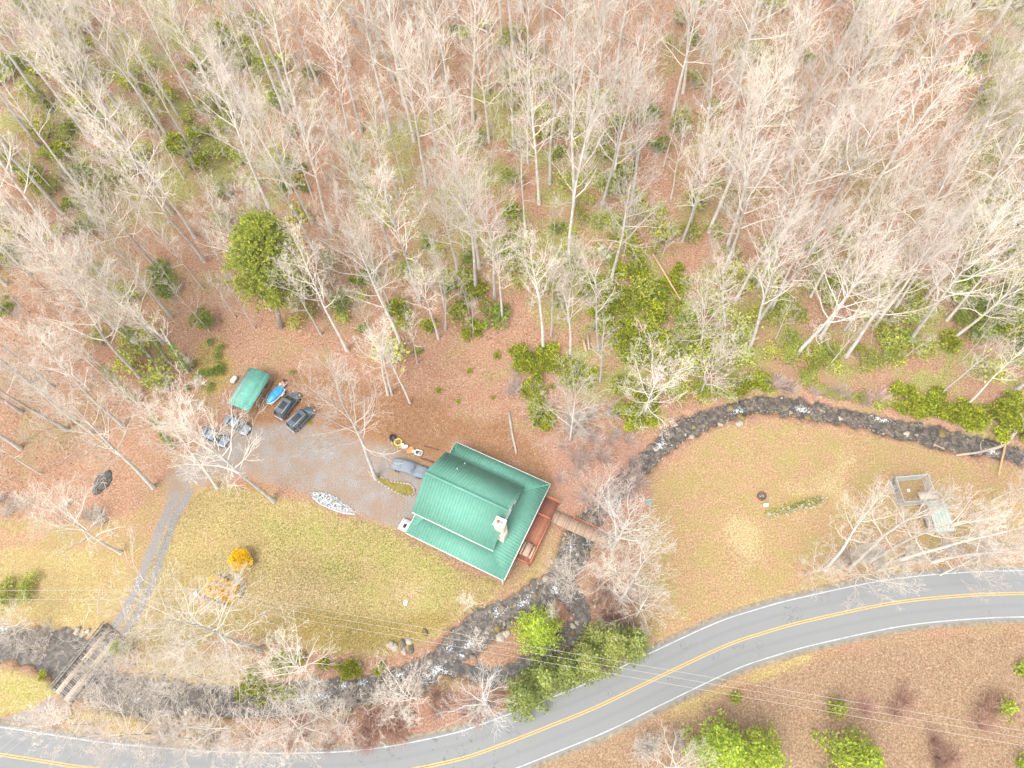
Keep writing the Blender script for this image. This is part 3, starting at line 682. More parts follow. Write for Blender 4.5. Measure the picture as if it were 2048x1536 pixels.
def car(label, loc, rz, paint, L=4.6, W=1.86, H=1.7, hood=1.15, kind='suv', sunroof=True, rails=True, group=None, boxy=False):
    c_ = thing('parked_car', label, 'car', loc, rz, group)
    x0, x1, hw = -L/2, L/2, W/2; bz = .32; hz = .98 if kind == 'suv' else .86
    st = [(x0, hw*.80, .5, .8), (x0+.08, hw*.93, .4, hz-.04), (x0+.5, hw, bz, hz+.04), (0, hw, bz, hz+.04), (x1-hood, hw*.99, bz, hz), (x1-.45, hw*.95, bz+.02, hz-.07), (x1-.12, hw*.82, .4, hz-.2), (x1, hw*.66, .48, hz-.32)]
    v, f = loft(st, 16, 4); mesh_obj('body', v, f, paint, c_, smooth=True)
    # greenhouse of glass, roof panel and pillars
    gb0 = x0 + (.10 if kind == 'suv' else .75); gb1 = x1-hood+.05; gt0 = gb0 + (.18 if boxy else .35) + (.0 if kind == 'suv' else .35); gt1 = gb1 - (.35 if boxy else .80)
    zt = H-.06; wb, wt = hw*.93, hw*.74
    b = MB(); v = [(gb0,-wb,hz),(gb1,-wb*.97,hz),(gb1,wb*.97,hz),(gb0,wb,hz),(gt0,-wt,zt),(gt1,-wt,zt),(gt1,wt,zt),(gt0,wt,zt)]
    b.add(v, [(0,1,5,4),(2,3,7,6),(3,0,4,7),(4,5,6,7)]); b.obj('side_glass', M['glass'], c_)
    b = MB(); o = .006
    b.add([(gb1+o,-wb*.93,hz),(gb1+o,wb*.93,hz),(gt1+o,wt*.93,zt),(gt1+o,-wt*.93,zt),(gb1-.03,-wb*.93,hz),(gb1-.03,wb*.93,hz),(gt1-.03,wt*.93,zt),(gt1-.03,-wt*.93,zt)], [(0,1,2,3),(7,6,5,4),(0,3,7,4),(1,5,6,2)]); b.obj('windscreen', M['wglass'], c_)
    v, f = loft([(gt0-.05, wt*.86, zt-.03, zt+.03), (gt0+.1, wt*1.03, zt-.04, zt+.05), ((gt0+gt1)/2, wt*1.05, zt-.04, zt+.075), (gt1-.1, wt*1.02, zt-.04, zt+.045), (gt1+.03, wt*.9, zt-.03, zt+.015)], 12, 5)
    mesh_obj('roof_panel', v, f, paint, c_, smooth=True)
    for s_ in (-1, 1):
        for (xa, xb_) in ((gb0+.02, gt0+.02), (gb1-.02, gt1)):
            MB().tube([(xa, s_*wb, hz), (xb_, s_*wt, zt)], .045, 6).obj('pillar', paint, c_)
        MB().tube([((gb0+gb1)/2-.1, s_*(wb+.005), hz), ((gt0+gt1)/2-.1, s_*(wt+.005), zt)], .035, 6).obj('pillar', M['dark'], c_)
        if rails: MB().box(((gt0+gt1)/2, s_*wt*.93, zt+.12), ((gt1-gt0)*.9, .05, .05)).obj('roof_rail', M['galv'], c_)
        MB().box((gb1-.25, s_*(hw+.1), hz+.08), (.12, .2, .14)).obj('mirror', paint, c_, bevel=.03)
        MB().box((x1-.16, s_*hw*.62, hz-.26), (.22, .32, .14), rz=-s_*.35).obj('headlight', M['galv'], c_, bevel=.03)
        MB().box((x0+.03, s_*hw*.80, hz-.1), (.08, .2, .3)).obj('tail_light', M['redp'], c_)
        for xw in (x0+.85, x1-.85): wheel(c_, xw, s_*(hw-.10))
    if sunroof: MB().box(((gt0+gt1)/2+.1, 0, zt+.075), ((gt1-gt0)*.52, wt*1.25, .03)).obj('sunroof', M['glass'], c_, bevel=.01)
    MB().box((x0-.01, 0, .5), (.12, W*.86, .18)).obj('bumper', M['galv'] if kind == 'suv' else paint, c_, bevel=.04)
    MB().box((x1-.02, 0, .45), (.12, W*.62, .16)).obj('grille', M['dark'], c_)
    return c_
def place(a, b, z=.8):
    p, q = G(*a, z), G(*b, z); return ((p[0]+q[0])/2, (p[1]+q[1])/2, 0), math.atan2(q[1]-p[1], q[0]-p[0])
lo, rz = place((557.5, 832), (592, 787)); car('dark blue SUV with sunroof and silver roof rails beside the blue tarped boat', lo, rz, M['suv'], L=4.7, W=1.92, H=1.72)
lo, rz = place((578, 860), (626, 813)); car('boxy navy SUV partly under bare branches, right of the SUV with the sunroof', lo, rz, M['jeep'], L=4.5, W=1.86, H=1.78, boxy=True, hood=1.2, sunroof=True)
lo, rz = place((452, 836), (495, 862)); car('slate grey car under bare branches just below the green carport shed', lo, rz, M['carsilver'], L=4.5, W=1.8, H=1.45, kind='sedan', rails=False, sunroof=False)
lo, rz = place((393, 857), (463, 890)); car('blue grey car at the left end of the parking area, under bare branches', lo, rz, M['carblue'], L=4.7, W=1.84, H=1.45, kind='sedan', rails=False, sunroof=False)
# covered car
lo, rz = place((785, 925), (852, 946), .8)
cc = thing('covered_car', 'old long car hidden under a grey blue fabric cover next to the house', 'car', lo, rz)
st = [(-2.70,.60,.35,.70),(-2.62,.80,.25,.92),(-2.2,.90,.22,1.0),(-1.75,.92,.22,1.04),(-1.35,.93,.22,1.25),(-.95,.92,.22,1.40),(0,.92,.22,1.45),(.35,.92,.22,1.40),(.75,.93,.22,1.12),(1.0,.93,.22,1.0),(1.6,.92,.22,.98),(2.3,.88,.24,.92),(2.62,.78,.3,.82),(2.72,.6,.36,.66)]
v, f = loft(st, 20, 3.0)
v = [(x, y + .02*math.sin(x*9+z*5), z + .015*math.sin(y*11+x*6)) for x, y, z in v]
o = mesh_obj('fabric_cover', v, f, M['cover'], cc, smooth=True)
for a, bx_ in ((.55, .82), (.78, .9), (-1.2, -1.35)):
    MB().tube([(a, -.85, .9), (a+.1, -.5, 1.27 if a > 0 else 1.36), (bx_-.02, .1, 1.30 if a > 0 else 1.40), (a+.05, .6, 1.22 if a > 0 else 1.3), (a, .88, .9)], .035, 6).obj('cover_fold', M['cover'], cc, smooth=True)
for x in (-1.65, 1.65):
    for s_ in (-1, 1): wheel(cc, x, s_*.86, .33)
# boat on trailer under a blue tarp
lo, rz = place((537, 805), (562, 778), .7)
bt = thing('boat_trailer', 'galvanised boat trailer parked between the shed and the SUV', 'trailer', lo, rz)
for s_ in (-1, 1):
    MB().box((.3, s_*.55, .42), (3.4, .07, .1)).obj('side_beam', M['galv'], bt)
    wheel(bt, .9, s_*.85, .28)
    MB().box((.9, s_*.85, .62), (.75, .26, .05)).obj('mudguard', M['galv'], bt)
MB().box((.9, 0, .35), (.08, 1.7, .08)).obj('axle', M['galv'], bt); MB().box((-1.4, 0, .42), (.1, 1.1, .1)).obj('front_crossbar', M['galv'], bt)
MB().box((-2.1, 0, .42), (1.5, .08, .08)).obj('tongue', M['galv'], bt)
bo = thing('small_boat', 'small boat wrapped in a bright blue tarp on the trailer', 'boat', (lo[0], lo[1], .48), rz)
v, f = loft([(-1.55,.12,.25,.55),(-1.3,.38,.1,.66),(-.7,.62,0,.78),(0,.72,0,.86),(.8,.72,0,.82),(1.5,.62,0,.7),(1.62,.5,.1,.6)], 14, 2.6)
v = [(x, y, z + .03*math.sin(x*8+y*7)) for x, y, z in v]
mesh_obj('tarp', v, f, M['tarp'], bo, smooth=True)
v, f = loft([(-1.66,.12,.2,.36),(-1.35,.44,.02,.34),(-.7,.68,-.03,.34),(0,.78,-.03,.34),(.8,.78,-.03,.34),(1.68,.7,-.03,.34),(1.72,.6,.0,.3)], 14, 3.5)
mesh_obj('hull', v, f, M['white'], bo, smooth=True)
p = at(567, 769); cb = thing('junk_cart', 'flat cart heaped with junk and a red can behind the boat', 'cart', (p.x, p.y, 0), rz)
MB().box((0, 0, .35), (1.3, 1.0, .06)).obj('bed', M['table'], cb)
for x, y, s_, m_ in ((-.3,.2,.4,'cream'), (.25,-.2,.3,'redp'), (.5,.15,.45,'dark'), (-.1,-.3,.3,'galv')): MB().box((x, y, .38+s_*.35), (s_, s_*.8, s_*.7), rz=s_*3).obj('junk_box', M[m_], cb, bevel=.03)
for s_ in (-1, 1): wheel(cb, 0, s_*.55, .18)
# propane tank and boards
p = at(470, 762)
tk = thing('propane_tank', 'white capsule shaped gas tank at the left side of the green shed', 'gas tank', (p.x, p.y, 0), R(60))
v, f = loft([(-.62,.12,.5,.74),(-.55,.28,.34,.9),(-.4,.38,.24,1.0),(.4,.38,.24,1.0),(.55,.28,.34,.9),(.62,.12,.5,.74)], 14, 2)
mesh_obj('tank', v, f, M['white'], tk, smooth=True)
MB().tube([(0,0,.98),(0,0,1.1)], .12, 10).obj('valve_cap', M['white'], tk)
for x in (-.3, .3): MB().box((x, 0, .15), (.12, .5, .3)).obj('foot', M['galv'], tk)
def bar(name, label, cat, a, b, z, w_, th, m, group=None):
    p, q = at(*a), at(*b); d = q-p; o = MB().box((0,0,0), (d.length, w_, th)).obj(name, m); md = (p+q)/2
    o.location = (md.x, md.y, md.z+z); o.rotation_euler = (0, -math.atan2(d.z, math.hypot(d.x, d.y)), math.atan2(d.y, d.x)); return tag(o, label, cat, group)
bar('timber', 'short orange tinted board lying along the right edge of the green shed', 'board', (515, 806), (531, 778), .3, .28, .12, M['log_tan'])
bar('pipe', 'long thin pale pole lying between shed and tarped boat', 'pole', (512, 815), (545, 763), .15, .08, .08, M['log'])
bar('ladder_rail', 'dark thin pipe lying beside the long pale pole', 'pipe', (515, 818), (546, 768), .1, .06, .06, M['rust'])
# clutter by the covered car
p = at(786, 876); mb = MB(); mb.ring(.28, .55, .0, .25, 18); mb.ring(.30, .50, .25, .42, 18); o = mb.obj('old_tyre', M['black']); o.location = p; tag(o, 'dark old tyre lying left of the yellow toy frame', 'tyre')
p = at(797, 886); o = MB(); o.ring(.50, .66, .30, .38, 6)
for j in range(6): o.box((.62*math.cos(j*1.047), .62*math.sin(j*1.047), .17), (.09, .09, .34))
o = o.obj('toy_frame', M['lime']); o.location = p; o.rotation_euler.z = .3; tag(o, 'yellow hexagonal plastic toy frame on the bank', 'toy')
p = at(809, 895); cr = thing('bucket_crate', 'dark crate holding white buckets, right of the yellow frame', 'crate', p, R(-28))
MB().box((0,0,.2), (1.3,.8,.4)).obj('crate', M['table'], cr)
for x, y in ((-.3,.1), (.05,-.1), (.35,.12)): MB().tube([(x,y,.3),(x,y,.62)], [.19,.22], 12).obj('bucket', M['white'], cr)
p = at(821, 901); o = mesh_obj('orange_sheet', [(x*.13+.05*math.sin(y*2.1), y*.13+.06*math.sin(x*3), .18+.1*math.sin(x*1.3+y*2)) for x in range(-4,5) for y in range(-4,5)], [(i*9+j,i*9+j+1,(i+1)*9+j+1,(i+1)*9+j) for i in range(8) for j in range(8)], M['orange']); o.location = p
sm = o.modifiers.new('s', 'SOLIDIFY'); sm.thickness = .05; tag(o, 'crumpled orange cloth between the buckets and the white sided bin', 'cloth')
p = at(838, 907); bx_ = thing('planter_box', 'pale framed box with a dark open inside, nearest the house', 'box', p, R(-22))
for x, y, sx_, sy in ((-.5,0,.08,.75),(.5,0,.08,.75),(0,-.35,1.08,.08),(0,.35,1.08,.08)): MB().box((x,y,.25), (sx_,sy,.5)).obj('side_board', M['white'], bx_)
MB().box((0,0,.1), (.95,.65,.15)).obj('base', M['ash'], bx_); MB().box((.1,0,.22), (.4,.1,.08), rz=.4).obj('handle', M['white'], bx_)
p = at(828, 905); o = MB().tube([(0,0,0),(0,0,.5)], [.22,.25], 12).obj('grey_bucket', M['galv']); o.location = p; tag(o, 'small grey bucket tucked against the pale framed box', 'bucket')
bar('bank_timber', 'dark rotten timber edging the bank behind the covered car', 'timber', (840, 916), (868, 925), .08, .18, .16, M['rust'])
bar('bank_timber', 'thin dark timber on the bank above the pale framed box', 'timber', (848, 892), (878, 900), .06, .12, .12, M['rust'])

# ------------------------------------------------------------------ timber road bridge
BA = R(54.15); BO = (-60.546, 10.724)
br = thing('timber_bridge', 'timber vehicle bridge with two plank runways carrying the drive over the stream', 'bridge', (*BO, 0), BA)
BW0, BW1 = -1.55, 1.85; x = -.1
while x < 8.9:
    wdt = .20 + rnd.uniform(-.02, .02)
    o = MB().box((x+wdt/2, (BW0+BW1)/2 + rnd.uniform(-.05, .05), .2 + rnd.uniform(-.012, .012)), (wdt-.03, BW1-BW0 + rnd.uniform(-.08, .08), .09)).obj('deck_plank', M['bplank'], br); x += wdt + .035
for y0_ in (.62, -.98):
    for k in range(3):
        xs = [-.3, 4.2+.5*(k % 2), 9.1]
        for a, b2 in zip(xs[:-1], xs[1:]):
            MB().box(((a+b2)/2, y0_+.235*k, .275 + rnd.uniform(-.004, .004)), (b2-a-.04, .215, .055)).obj('runner_board', M['btrack'], br)
for y in (BW0+.25, .15, BW1-.25): MB().box((4.4, y, -.02), (9.3, .28, .33)).obj('beam', M['brail'], br)
for y in (BW0, BW1):
    MB().box((4.4, y, .42), (9.2, .16, .2)).obj('kerb_timber', M['brail'], br)
    MB().box((4.5, y + (.05 if y > 0 else -.05), .95), (9.8, .09, .13)).obj('guard_rail', M['brail'], br)
    for k in range(6): MB().box((.1+k*1.75, y + (.12 if y > 0 else -.12), .5), (.13, .1, 1.0)).obj('post', M['brail'], br)
    for k in range(3): MB().box((4.4, y + (.17 if y > 0 else -.17), .02-.26*k), (9.0, .05, .22)).obj('side_board', M['bplank'], br)
for x in (-.15, 9.0): MB().box((x, .15, -.45), (.5, 3.6, 1.05)).obj('abutment', M['rock'], br)

# ------------------------------------------------------------------ island bed, stone heap, fire ring and small yard things
def blob(sub, sx_, sy, sz, seed, jag=.28):
    V_, F_ = ico(sub); r = np.random.default_rng(seed); V_ = V_.copy()
    f1, f2 = r.uniform(1.2, 2.4, 2); ph = r.uniform(0, 6, 6)
    d = 1 + jag*(np.sin(V_[:, 0]*f1*2+ph[0])*np.cos(V_[:, 1]*f2*2+ph[1]) + .5*np.sin(V_[:, 2]*4+ph[2]+V_[:, 0]*3)) + r.uniform(-.07, .07, len(V_))
    return V_ * d[:, None] * np.array([sx_, sy, sz]), F_
ROCKM = {}
for k in range(5):
    for key in ('rock', 'rock_pale', 'rock_moss'):
        V_, F_ = blob(1 if k < 2 else 2, 1, .80, .58, 40+k, .36); me = mesh_obj('boulder', V_, F_, M[key]).data; ROCKM[key, k] = me
        bpy.data.objects.remove(bpy.data.objects[-1]) if False else None
for o in list(COL.objects):
    if o.name.startswith('boulder'): bpy.data.objects.remove(o)
bed = at(792, 969); isl = thing('island_bed', 'mossy island bed ringed with pale stones beside the covered car', 'flower bed', (bed.x, bed.y, 0))
loop = [(738,942),(755,950),(780,963),(800,966),(818,968),(828,977),(828,986),(818,992),(803,990),(785,980),(765,968),(748,955)]
lp = smooth_line([(*G(*q), 0) for q in loop + loop[:1]], 6); k = 0
pv = None
for q in lp:
    if pv is not None and math.dist(pv, q[:2]) < .34: continue
    pv = q[:2]; o = mesh_obj('stone', None, None, None, isl, data=ROCKM['rock_pale', k % 5]); s_ = rnd.uniform(.17, .25)
    o.scale = (s_, s_, s_*.9); o.location = (q[0]-bed.x, q[1]-bed.y, gz(q[0], q[1])+.05); o.rotation_euler.z = rnd.uniform(0, 6); k += 1
cen = [G(*q) for q in loop]
vv = [(x-bed.x, y-bed.y, gz(x, y)+.02) for x, y in cen]; cxy = (np.mean([v[0] for v in vv]), np.mean([v[1] for v in vv]), .30)
mesh_obj('soil_mound', vv+[cxy], [(i, (i+1) % len(vv), len(vv)) for i in range(len(vv))], M['mossbed'], isl)
heap = thing('white_stone_bed', 'long bed of bright white stones between gravel parking and lawn', 'stone bed', (*G(666, 1008), 0))
hp_poly = [G(*q) for q in ((622,985),(640,984),(668,992),(692,1008),(712,1022),(712,1028),(690,1026),(662,1017),(640,1006),(626,994))]
hx, hy = G(666, 1008)
V0, F0 = ico(1); vs = []; fs = []; cnt = 0
for _ in range(6000):
    a = nrg.uniform(0, 1, 2); x = min(p[0] for p in hp_poly) + a[0]*(max(p[0] for p in hp_poly)-min(p[0] for p in hp_poly)); y = min(p[1] for p in hp_poly) + a[1]*(max(p[1] for p in hp_poly)-min(p[1] for p in hp_poly))
    sdv = poly_sd(np.array([x]), np.array([y]), hp_poly)[0]
    if sdv < 0: continue
    s_ = nrg.uniform(.06, .15); V_ = V0 * (1+nrg.uniform(-.2, .2, (len(V0), 1))) * s_ * np.array([1, .8, .7]); V_ = V_ + np.array([x-hx, y-hy, .04+min(sdv, .8)*.16])
    fs.append(F0 + len(V0)*cnt); vs.append(V_); cnt += 1
    if cnt > 900: break
o = mesh_obj('stones', np.concatenate(vs), np.concatenate(fs), M['rock_white'], heap); o['kind'] = 'stuff'
# white edging on the lawn side
ed = [G(*q) for q in ((626,995),(640,1007),(662,1018),(690,1027),(711,1029))]
MB().tube([(x-hx, y-hy, .1) for x, y in ed], .13, 6).obj('edging', M['rock_white'], heap)
p = at(1523, 993); fr = thing('fire_pit', 'round rusty steel fire ring full of ash on the right meadow', 'fire pit', p)
MB().ring(.52, .62, 0, .35, 28).obj('steel_ring', M['rust'], fr); mb = MB(); mb.prism([(.52*math.cos(j*.3142), .52*math.sin(j*.3142)) for j in range(20)], .0, .12); mb.obj('ash_bed', M['ash'], fr)
for k in range(4): MB().tube([(-.35,-.1+.1*k,.16),(.3,.15-.12*k,.22)], .05, 6).obj('charred_log', M['ash'] if k % 2 else M['log'], fr)
p = at(1531, 1011); o = MB().box((0,0,.2), (.7,.42,.4)).obj('white_block', M['white'], bevel=.05); o.location = p; o.rotation_euler.z = .1; tag(o, 'small white block seat below the rusty fire ring', 'block')
p = at(1298, 1004); mb = MB(); mb.prism([(.5*math.cos(j*.3142), .5*math.sin(j*.3142)) for j in range(20)], 0, .14); mb.prism([(.4*math.cos(j*.3142), .4*math.sin(j*.3142)) for j in range(20)], .14, .18); o = mb.obj('tank_lid', M['lid']); o.location = p; tag(o, 'round grey green tank lid in the grass left of the meadow', 'lid')
p = at(811, 1206); o = MB().box((0,0,.06), (.5,.62,.12)).obj('paving_slab', M['white'], bevel=.02); o.location = p; o.rotation_euler.z = -.3; tag(o, 'small white slab lying on the lawn near the stream bank', 'slab')
p = at(1190, 1209); gb = thing('garden_bench', 'tiny pale bench in the reddish brush east of the stream', 'bench', p, R(75))
MB().box((0,0,.42), (1.1,.34,.06)).obj('seat', M['rock_pale'], gb)
for x in (-.4, .4): MB().box((x,0,.2), (.12,.3,.4)).obj('leg', M['rock_pale'], gb)
p = at(205, 966); bp_ = thing('burn_pile', 'dark charred burn pile in the clearing left of the drive', 'burn pile', p)
V_, F_ = blob(3, 1.15, 1.8, .40, 77, .15); mesh_obj('ash_mound', V_, F_, M['ash'], bp_).rotation_euler.z = R(-25)
for k in range(14):
    a = rnd.uniform(0, 6.28); r_ = rnd.uniform(.1, 1.3); q = Vector((r_*math.cos(a), r_*1.4*math.sin(a), .42)); d = Vector((rnd.uniform(-1,1), rnd.uniform(-1,1), .1))*.7
    MB().tube([q-d, q+d], .05, 5).obj('charred_branch', M['ash'] if k % 3 else M['log'], bp_)
# mailbox and post by the road
p = at(145, 1437); mbx = thing('mailbox', 'dark green mailbox standing by the road at the drive entrance', 'mailbox', p, R(60))
MB().box((0,0,.55), (.1,.1,1.1)).obj('post', M['brail'], mbx); v, f = loft([(-.28,.12,1.05,1.32),(-.27,.16,1.0,1.35),(.27,.16,1.0,1.35),(.28,.12,1.05,1.32)], 12, 3); mesh_obj('box', v, f, M['greenp'], mbx)
bar('fence_plank', 'weathered plank lying from the bridge end toward the green mailbox', 'plank', (141, 1412), (144, 1430), .15, .22, .1, M['btrack'])

# dog pen
PA = math.atan2(29.834-29.843, 4.48); pen = thing('dog_pen', 'chain link dog pen with galvanised rails in the right meadow', 'dog pen', (51.85, 26.2, 0))
PW, PL = 4.5, 3.6
def fence_side(x0, y0, x1, y1, gate=False):
    L = math.dist((x0,y0), (x1,y1)); k = max(1, round(L/1.6))
    for z in (.08, 1.9): MB().tube([(x0,y0,z),(x1,y1,z)], .045, 6).obj('rail', M['galv'], pen)
    for i in range(k+1):
        t = i/k; MB().tube([(x0+(x1-x0)*t, y0+(y1-y0)*t, 0), (x0+(x1-x0)*t, y0+(y1-y0)*t, 1.92)], .045, 6).obj('post', M['galv'], pen)
    b = MB(); a = Vector((x0,y0,0)); d = Vector((x1-x0,y1-y0,0)); nn = int(L/.16)
    for i in range(-11, nn+1):
        for sg in (1, -1):
            t0 = i*.16; p0 = (t0, 0) if sg > 0 else (t0, 1.85); t1 = t0+1.85; p1 = (t1, 1.85) if sg > 0 else (t1, 0)
            aa = max(0, -t0); bb = min(1.85, L-t0)
            if bb <= aa: continue
            za_ = aa if sg > 0 else 1.85-aa; zb_ = bb if sg > 0 else 1.85-bb
            u = d.normalized(); b.tube([a+u*(t0+aa)+Vector((0,0,za_)), a+u*(t0+bb)+Vector((0,0,zb_))], .011, 3, cap=False)
    s_ = b.obj('mesh_wire', M['galv'], pen); s_['kind'] = 'stuff'
fence_side(0, 0, 0, PL); fence_side(0, PL, PW, PL); fence_side(PW, PL, PW, 0); fence_side(PW, 0, 0, 0)
for (x, y, sx_, sy) in ((0,PL/2,.02,PL),): MB().box((x+.03, PL-.9, .6), (.02, 1.8, 1.2)).obj('shade_panel', M['dark'], pen)
p = at(1817, 981); o = MB().ring(.10, .22, 0, .1, 16).obj('dog_bowl', M['white']); o.location = p; tag(o, 'white round bowl on the ground inside the dog pen', 'bowl')
ks = thing('kennel_shelter', 'low shelter with pale green and tan roof sheets at the pen corner', 'shelter', (55.75, 24.2, 0))
for k in range(5): MB().box((-.95+.5*k, -.3, 2.2), (.49, 4.4, .03), ry=.0).obj('green_sheet', M['plast'], ks)
MB().box((-.6, 2.55, 2.28), (2.6, 1.1, .03), rz=-.03).obj('tan_sheet', M['tanroof'], ks)
for x in (-1.1, 1.1):
    for y in (-2.3, 1.8): MB().box((x, y, 1.1), (.1,.1,2.2)).obj('post', M['brail'], ks)
MB().box((-.6, -.5, .5), (1.2, 1.6, 1.0)).obj('kennel_box', M['brail'], ks)

# ------------------------------------------------------------------ poles and wires
def topz(base, top):
    best = None
    for zi in range(10, 300):
        z = zi*.1; x, y = G(*top, z+base.z); d = math.hypot(x-base.x, y-base.y)
        if best is None or d < best[0]: best = (d, z)
    return best[1]
pb = at(448, 1192)
PH = 9.2; tx, ty = G(394, 1188, PH)
up = thing('utility_pole', 'wooden utility pole with a white transformer beside the yellow forsythia', 'utility pole', (tx, ty, gz(tx, ty)))
lean = (pb.x - tx, pb.y - ty)
MB().tube([(lean[0]*.25, lean[1]*.25, -.3), (0, 0, PH)], [.17, .12], 10).obj('pole', M['pole'], up)
MB().tube([(-.35,.1,PH-1.3),(-.35,.1,PH-.3)], .26, 14).obj('transformer', M['white'], up)
MB().box((0,0,PH-.15), (.1, 2.0, .12), rz=R(10)).obj('crossarm', M['pole'], up)
far = []
for (px_, py_, lab) in ((2420, 1540, 'utility pole far out on the brown slope beyond the road'), (-300, 1190, 'utility pole beyond the left end of the field'), (-150, 1626, 'utility pole across the road at the lower left')):
    x, y = G(px_, py_, PH); z = gz(x, y); far.append(Vector((x, y, PH)))
    u2 = thing('utility_pole', lab, 'utility pole', (x, y, z)); MB().tube([(0,0,-.3),(0,0,PH-z)], [.17,.12], 8).obj('pole', M['pole'], u2); MB().box((0,0,PH-z-.15), (.1,2.0,.12)).obj('crossarm', M['pole'], u2)
T0 = Vector((tx, ty, PH))
def wire(a, b_, lab, sag=.5, r=.02):
    pts = [a.lerp(b_, t/16) - Vector((0,0,4*sag*(t/16)*(1-t/16))) for t in range(17)]
    o = MB().tube(pts, r, 4).obj('power_line', M['wire']); tag(o, lab, 'power line', None)
for k, dy in enumerate((-.8, 0, .7)):
    wire(T0+Vector((0,dy,0)), far[0]+Vector((0,dy,.15*k)), ('lowest','middle','upper')[k] + ' of three overhead wires crossing the road from the pole to the lower right')
for k, dy in enumerate((-.5, .6)):
    wire(T0+Vector((0,dy,0)), far[1]+Vector((0,dy,0)), ('lower','upper')[k] + ' of two overhead wires running from the pole over the left field')
    wire(T0+Vector((0,dy,0)), far[2]+Vector((0,dy,0)), ('right','left')[k] + ' of two overhead wires running from the pole over the timber bridge')

# ------------------------------------------------------------------ trees
def grow_tree(seed, H, cr, start, nprim, levels=4, spread=1.0, thick=1.0, droop=0.0, fork=False, wig=1.0):
    """returns (trunk MB, crown MB) of a bare broadleaf tree"""
    r = random.Random(seed); tr = MB(); cw = MB(); pts = []; rad = []
    x = y = 0; dx, dy = r.uniform(-.05, .05), r.uniform(-.05, .05); nseg = 12; r0 = H*.0098*thick
    for i in range(nseg+1):
        t = i/nseg; pts.append(Vector((x, y, H*t*.97))); rad.append(max(.03, r0*(1-t)**.85 + .02)); x += dx*H/nseg; y += dy*H/nseg; dx += r.uniform(-.04, .04); dy += r.uniform(-.04, .04)
    rad[0] *= 1.35
    tr.tube([pts[0]-Vector((0,0,.5))]+pts, [rad[0]]+rad, 7)
    def pos(t):
        f_ = t*nseg; i = min(int(f_), nseg-1); return pts[i].lerp(pts[i+1], f_-i), rad[i]*(1-(f_-i))+rad[i+1]*(f_-i)
    SEG = {1: 5, 2: 4, 3: 3, 4: 2}; SD = {1: 4, 2: 3, 3: 3, 4: 3}
    def branch(p, d, L, ra, lev):
        k = SEG[lev]; q = p; ps = [p]; rs = [ra]; d = d.normalized(); dirs = [d]
        for i in range(k):
            wv_ = (.25 if lev < 3 else .33)*wig
            d = (d + Vector((r.uniform(-wv_, wv_), r.uniform(-wv_, wv_), r.uniform(-wv_, wv_)*.7 + (.10 - droop if lev < 3 else .03)))).normalized()
            q = q + d*L/k; ps.append(q); rs.append(max(.010, ra*(1-(i+1)/k*.72))); dirs.append(d)
        (cw if lev > 1 or not fork else cw).tube(ps, rs, SD[lev], cap=False)
        if lev >= levels: return
        nch = {1: 7, 2: 4, 3: 3}[lev]
        for c_ in range(nch):
            t = .22 + .76*(c_ + r.random()*.8)/nch; f_ = t*k; i = min(int(f_), k-1); pp = ps[i].lerp(ps[i+1], f_-i); dd = dirs[i+1]
            ax = dd.cross(Vector((r.uniform(-1,1), r.uniform(-1,1), r.uniform(-1,1)))).normalized(); an = r.uniform(.45, .95)
            nd = (dd*math.cos(an) + ax*math.sin(an)); nd.z += .12
            branch(pp, nd, L*{1: .50, 2: .55, 3: .50}[lev]*r.uniform(.65, 1.2)*(1.15-t*.5), rs[i]*{1: .46, 2: .56, 3: .66}[lev], lev+1)
    g = r.uniform(0, 6.28)
    for i in range(nprim):
        t = start + (1-start)*((i+r.random()*.7)/nprim)**.9; t = min(t, .985); p, ra = pos(t); u = (t-start)/(1-start)
        g += 2.4 + r.uniform(-.4, .4); an = (1.15 - .75*u)*spread; an = min(an, 1.45) + r.uniform(-.15, .15)
        L = cr*(1.15-.62*u)*r.uniform(.7, 1.2)/max(.5, math.sin(an))
        branch(p, Vector((math.cos(g)*math.sin(an), math.sin(g)*math.sin(an), math.cos(an))), L, min(.095, max(.035, ra*.58)), 1)
    return tr, cw
# shapes: name -> (kind of look, height, trunk mesh, crown mesh)
SHAPES = {}
def make_shape(key, look, n_, bark=M['bark'], tw=M['twig'], **kw):
    for i in range(n_):
        tr, cw = grow_tree(hash((key, i)) % 9973 if False else sum(map(ord, key))*31+i*17, **kw)
        a = tr.obj('trunk', bark, smooth=True); b_ = cw.obj('crown', tw); SHAPES[key, i] = (look, kw['H'], a.data, b_.data)
        bpy.data.objects.remove(a); bpy.data.objects.remove(b_)
make_shape('tall', 'tall pale', 5, H=26, cr=3.8, start=.45, nprim=20, spread=.80)
make_shape('broad', 'broad crowned pale', 4, H=22, cr=5.4, start=.40, nprim=22, spread=1.0, thick=1.15)
make_shape('slim', 'slender grey', 3, H=17, cr=2.3, start=.40, nprim=14, levels=3, spread=.8, thick=.8)
make_shape('star', 'low wide', 3, wig=1.3, H=12, cr=4.8, start=.25, nprim=22, spread=1.1, thick=1.0)
make_shape('pink', 'pinkish twigged', 1, H=11, cr=5.0, start=.2, nprim=24, spread=1.1, tw=M['twig_pink'])
make_shape('white', 'white limbed', 1, wig=1.5, H=12, cr=4.8, start=.25, nprim=20, spread=1.05, levels=3, bark=M['bark_white'], tw=M['bark_white'], thick=1.3)
make_shape('sycamore', 'huge wide limbed', 1, H=20, cr=6.3, start=.34, nprim=30, spread=1.2, thick=1.0, tw=M['twig_w'], droop=.02, wig=1.9)
NK = {}
for k_ in SHAPES: NK[k_[0]] = NK.get(k_[0], 0) + 1
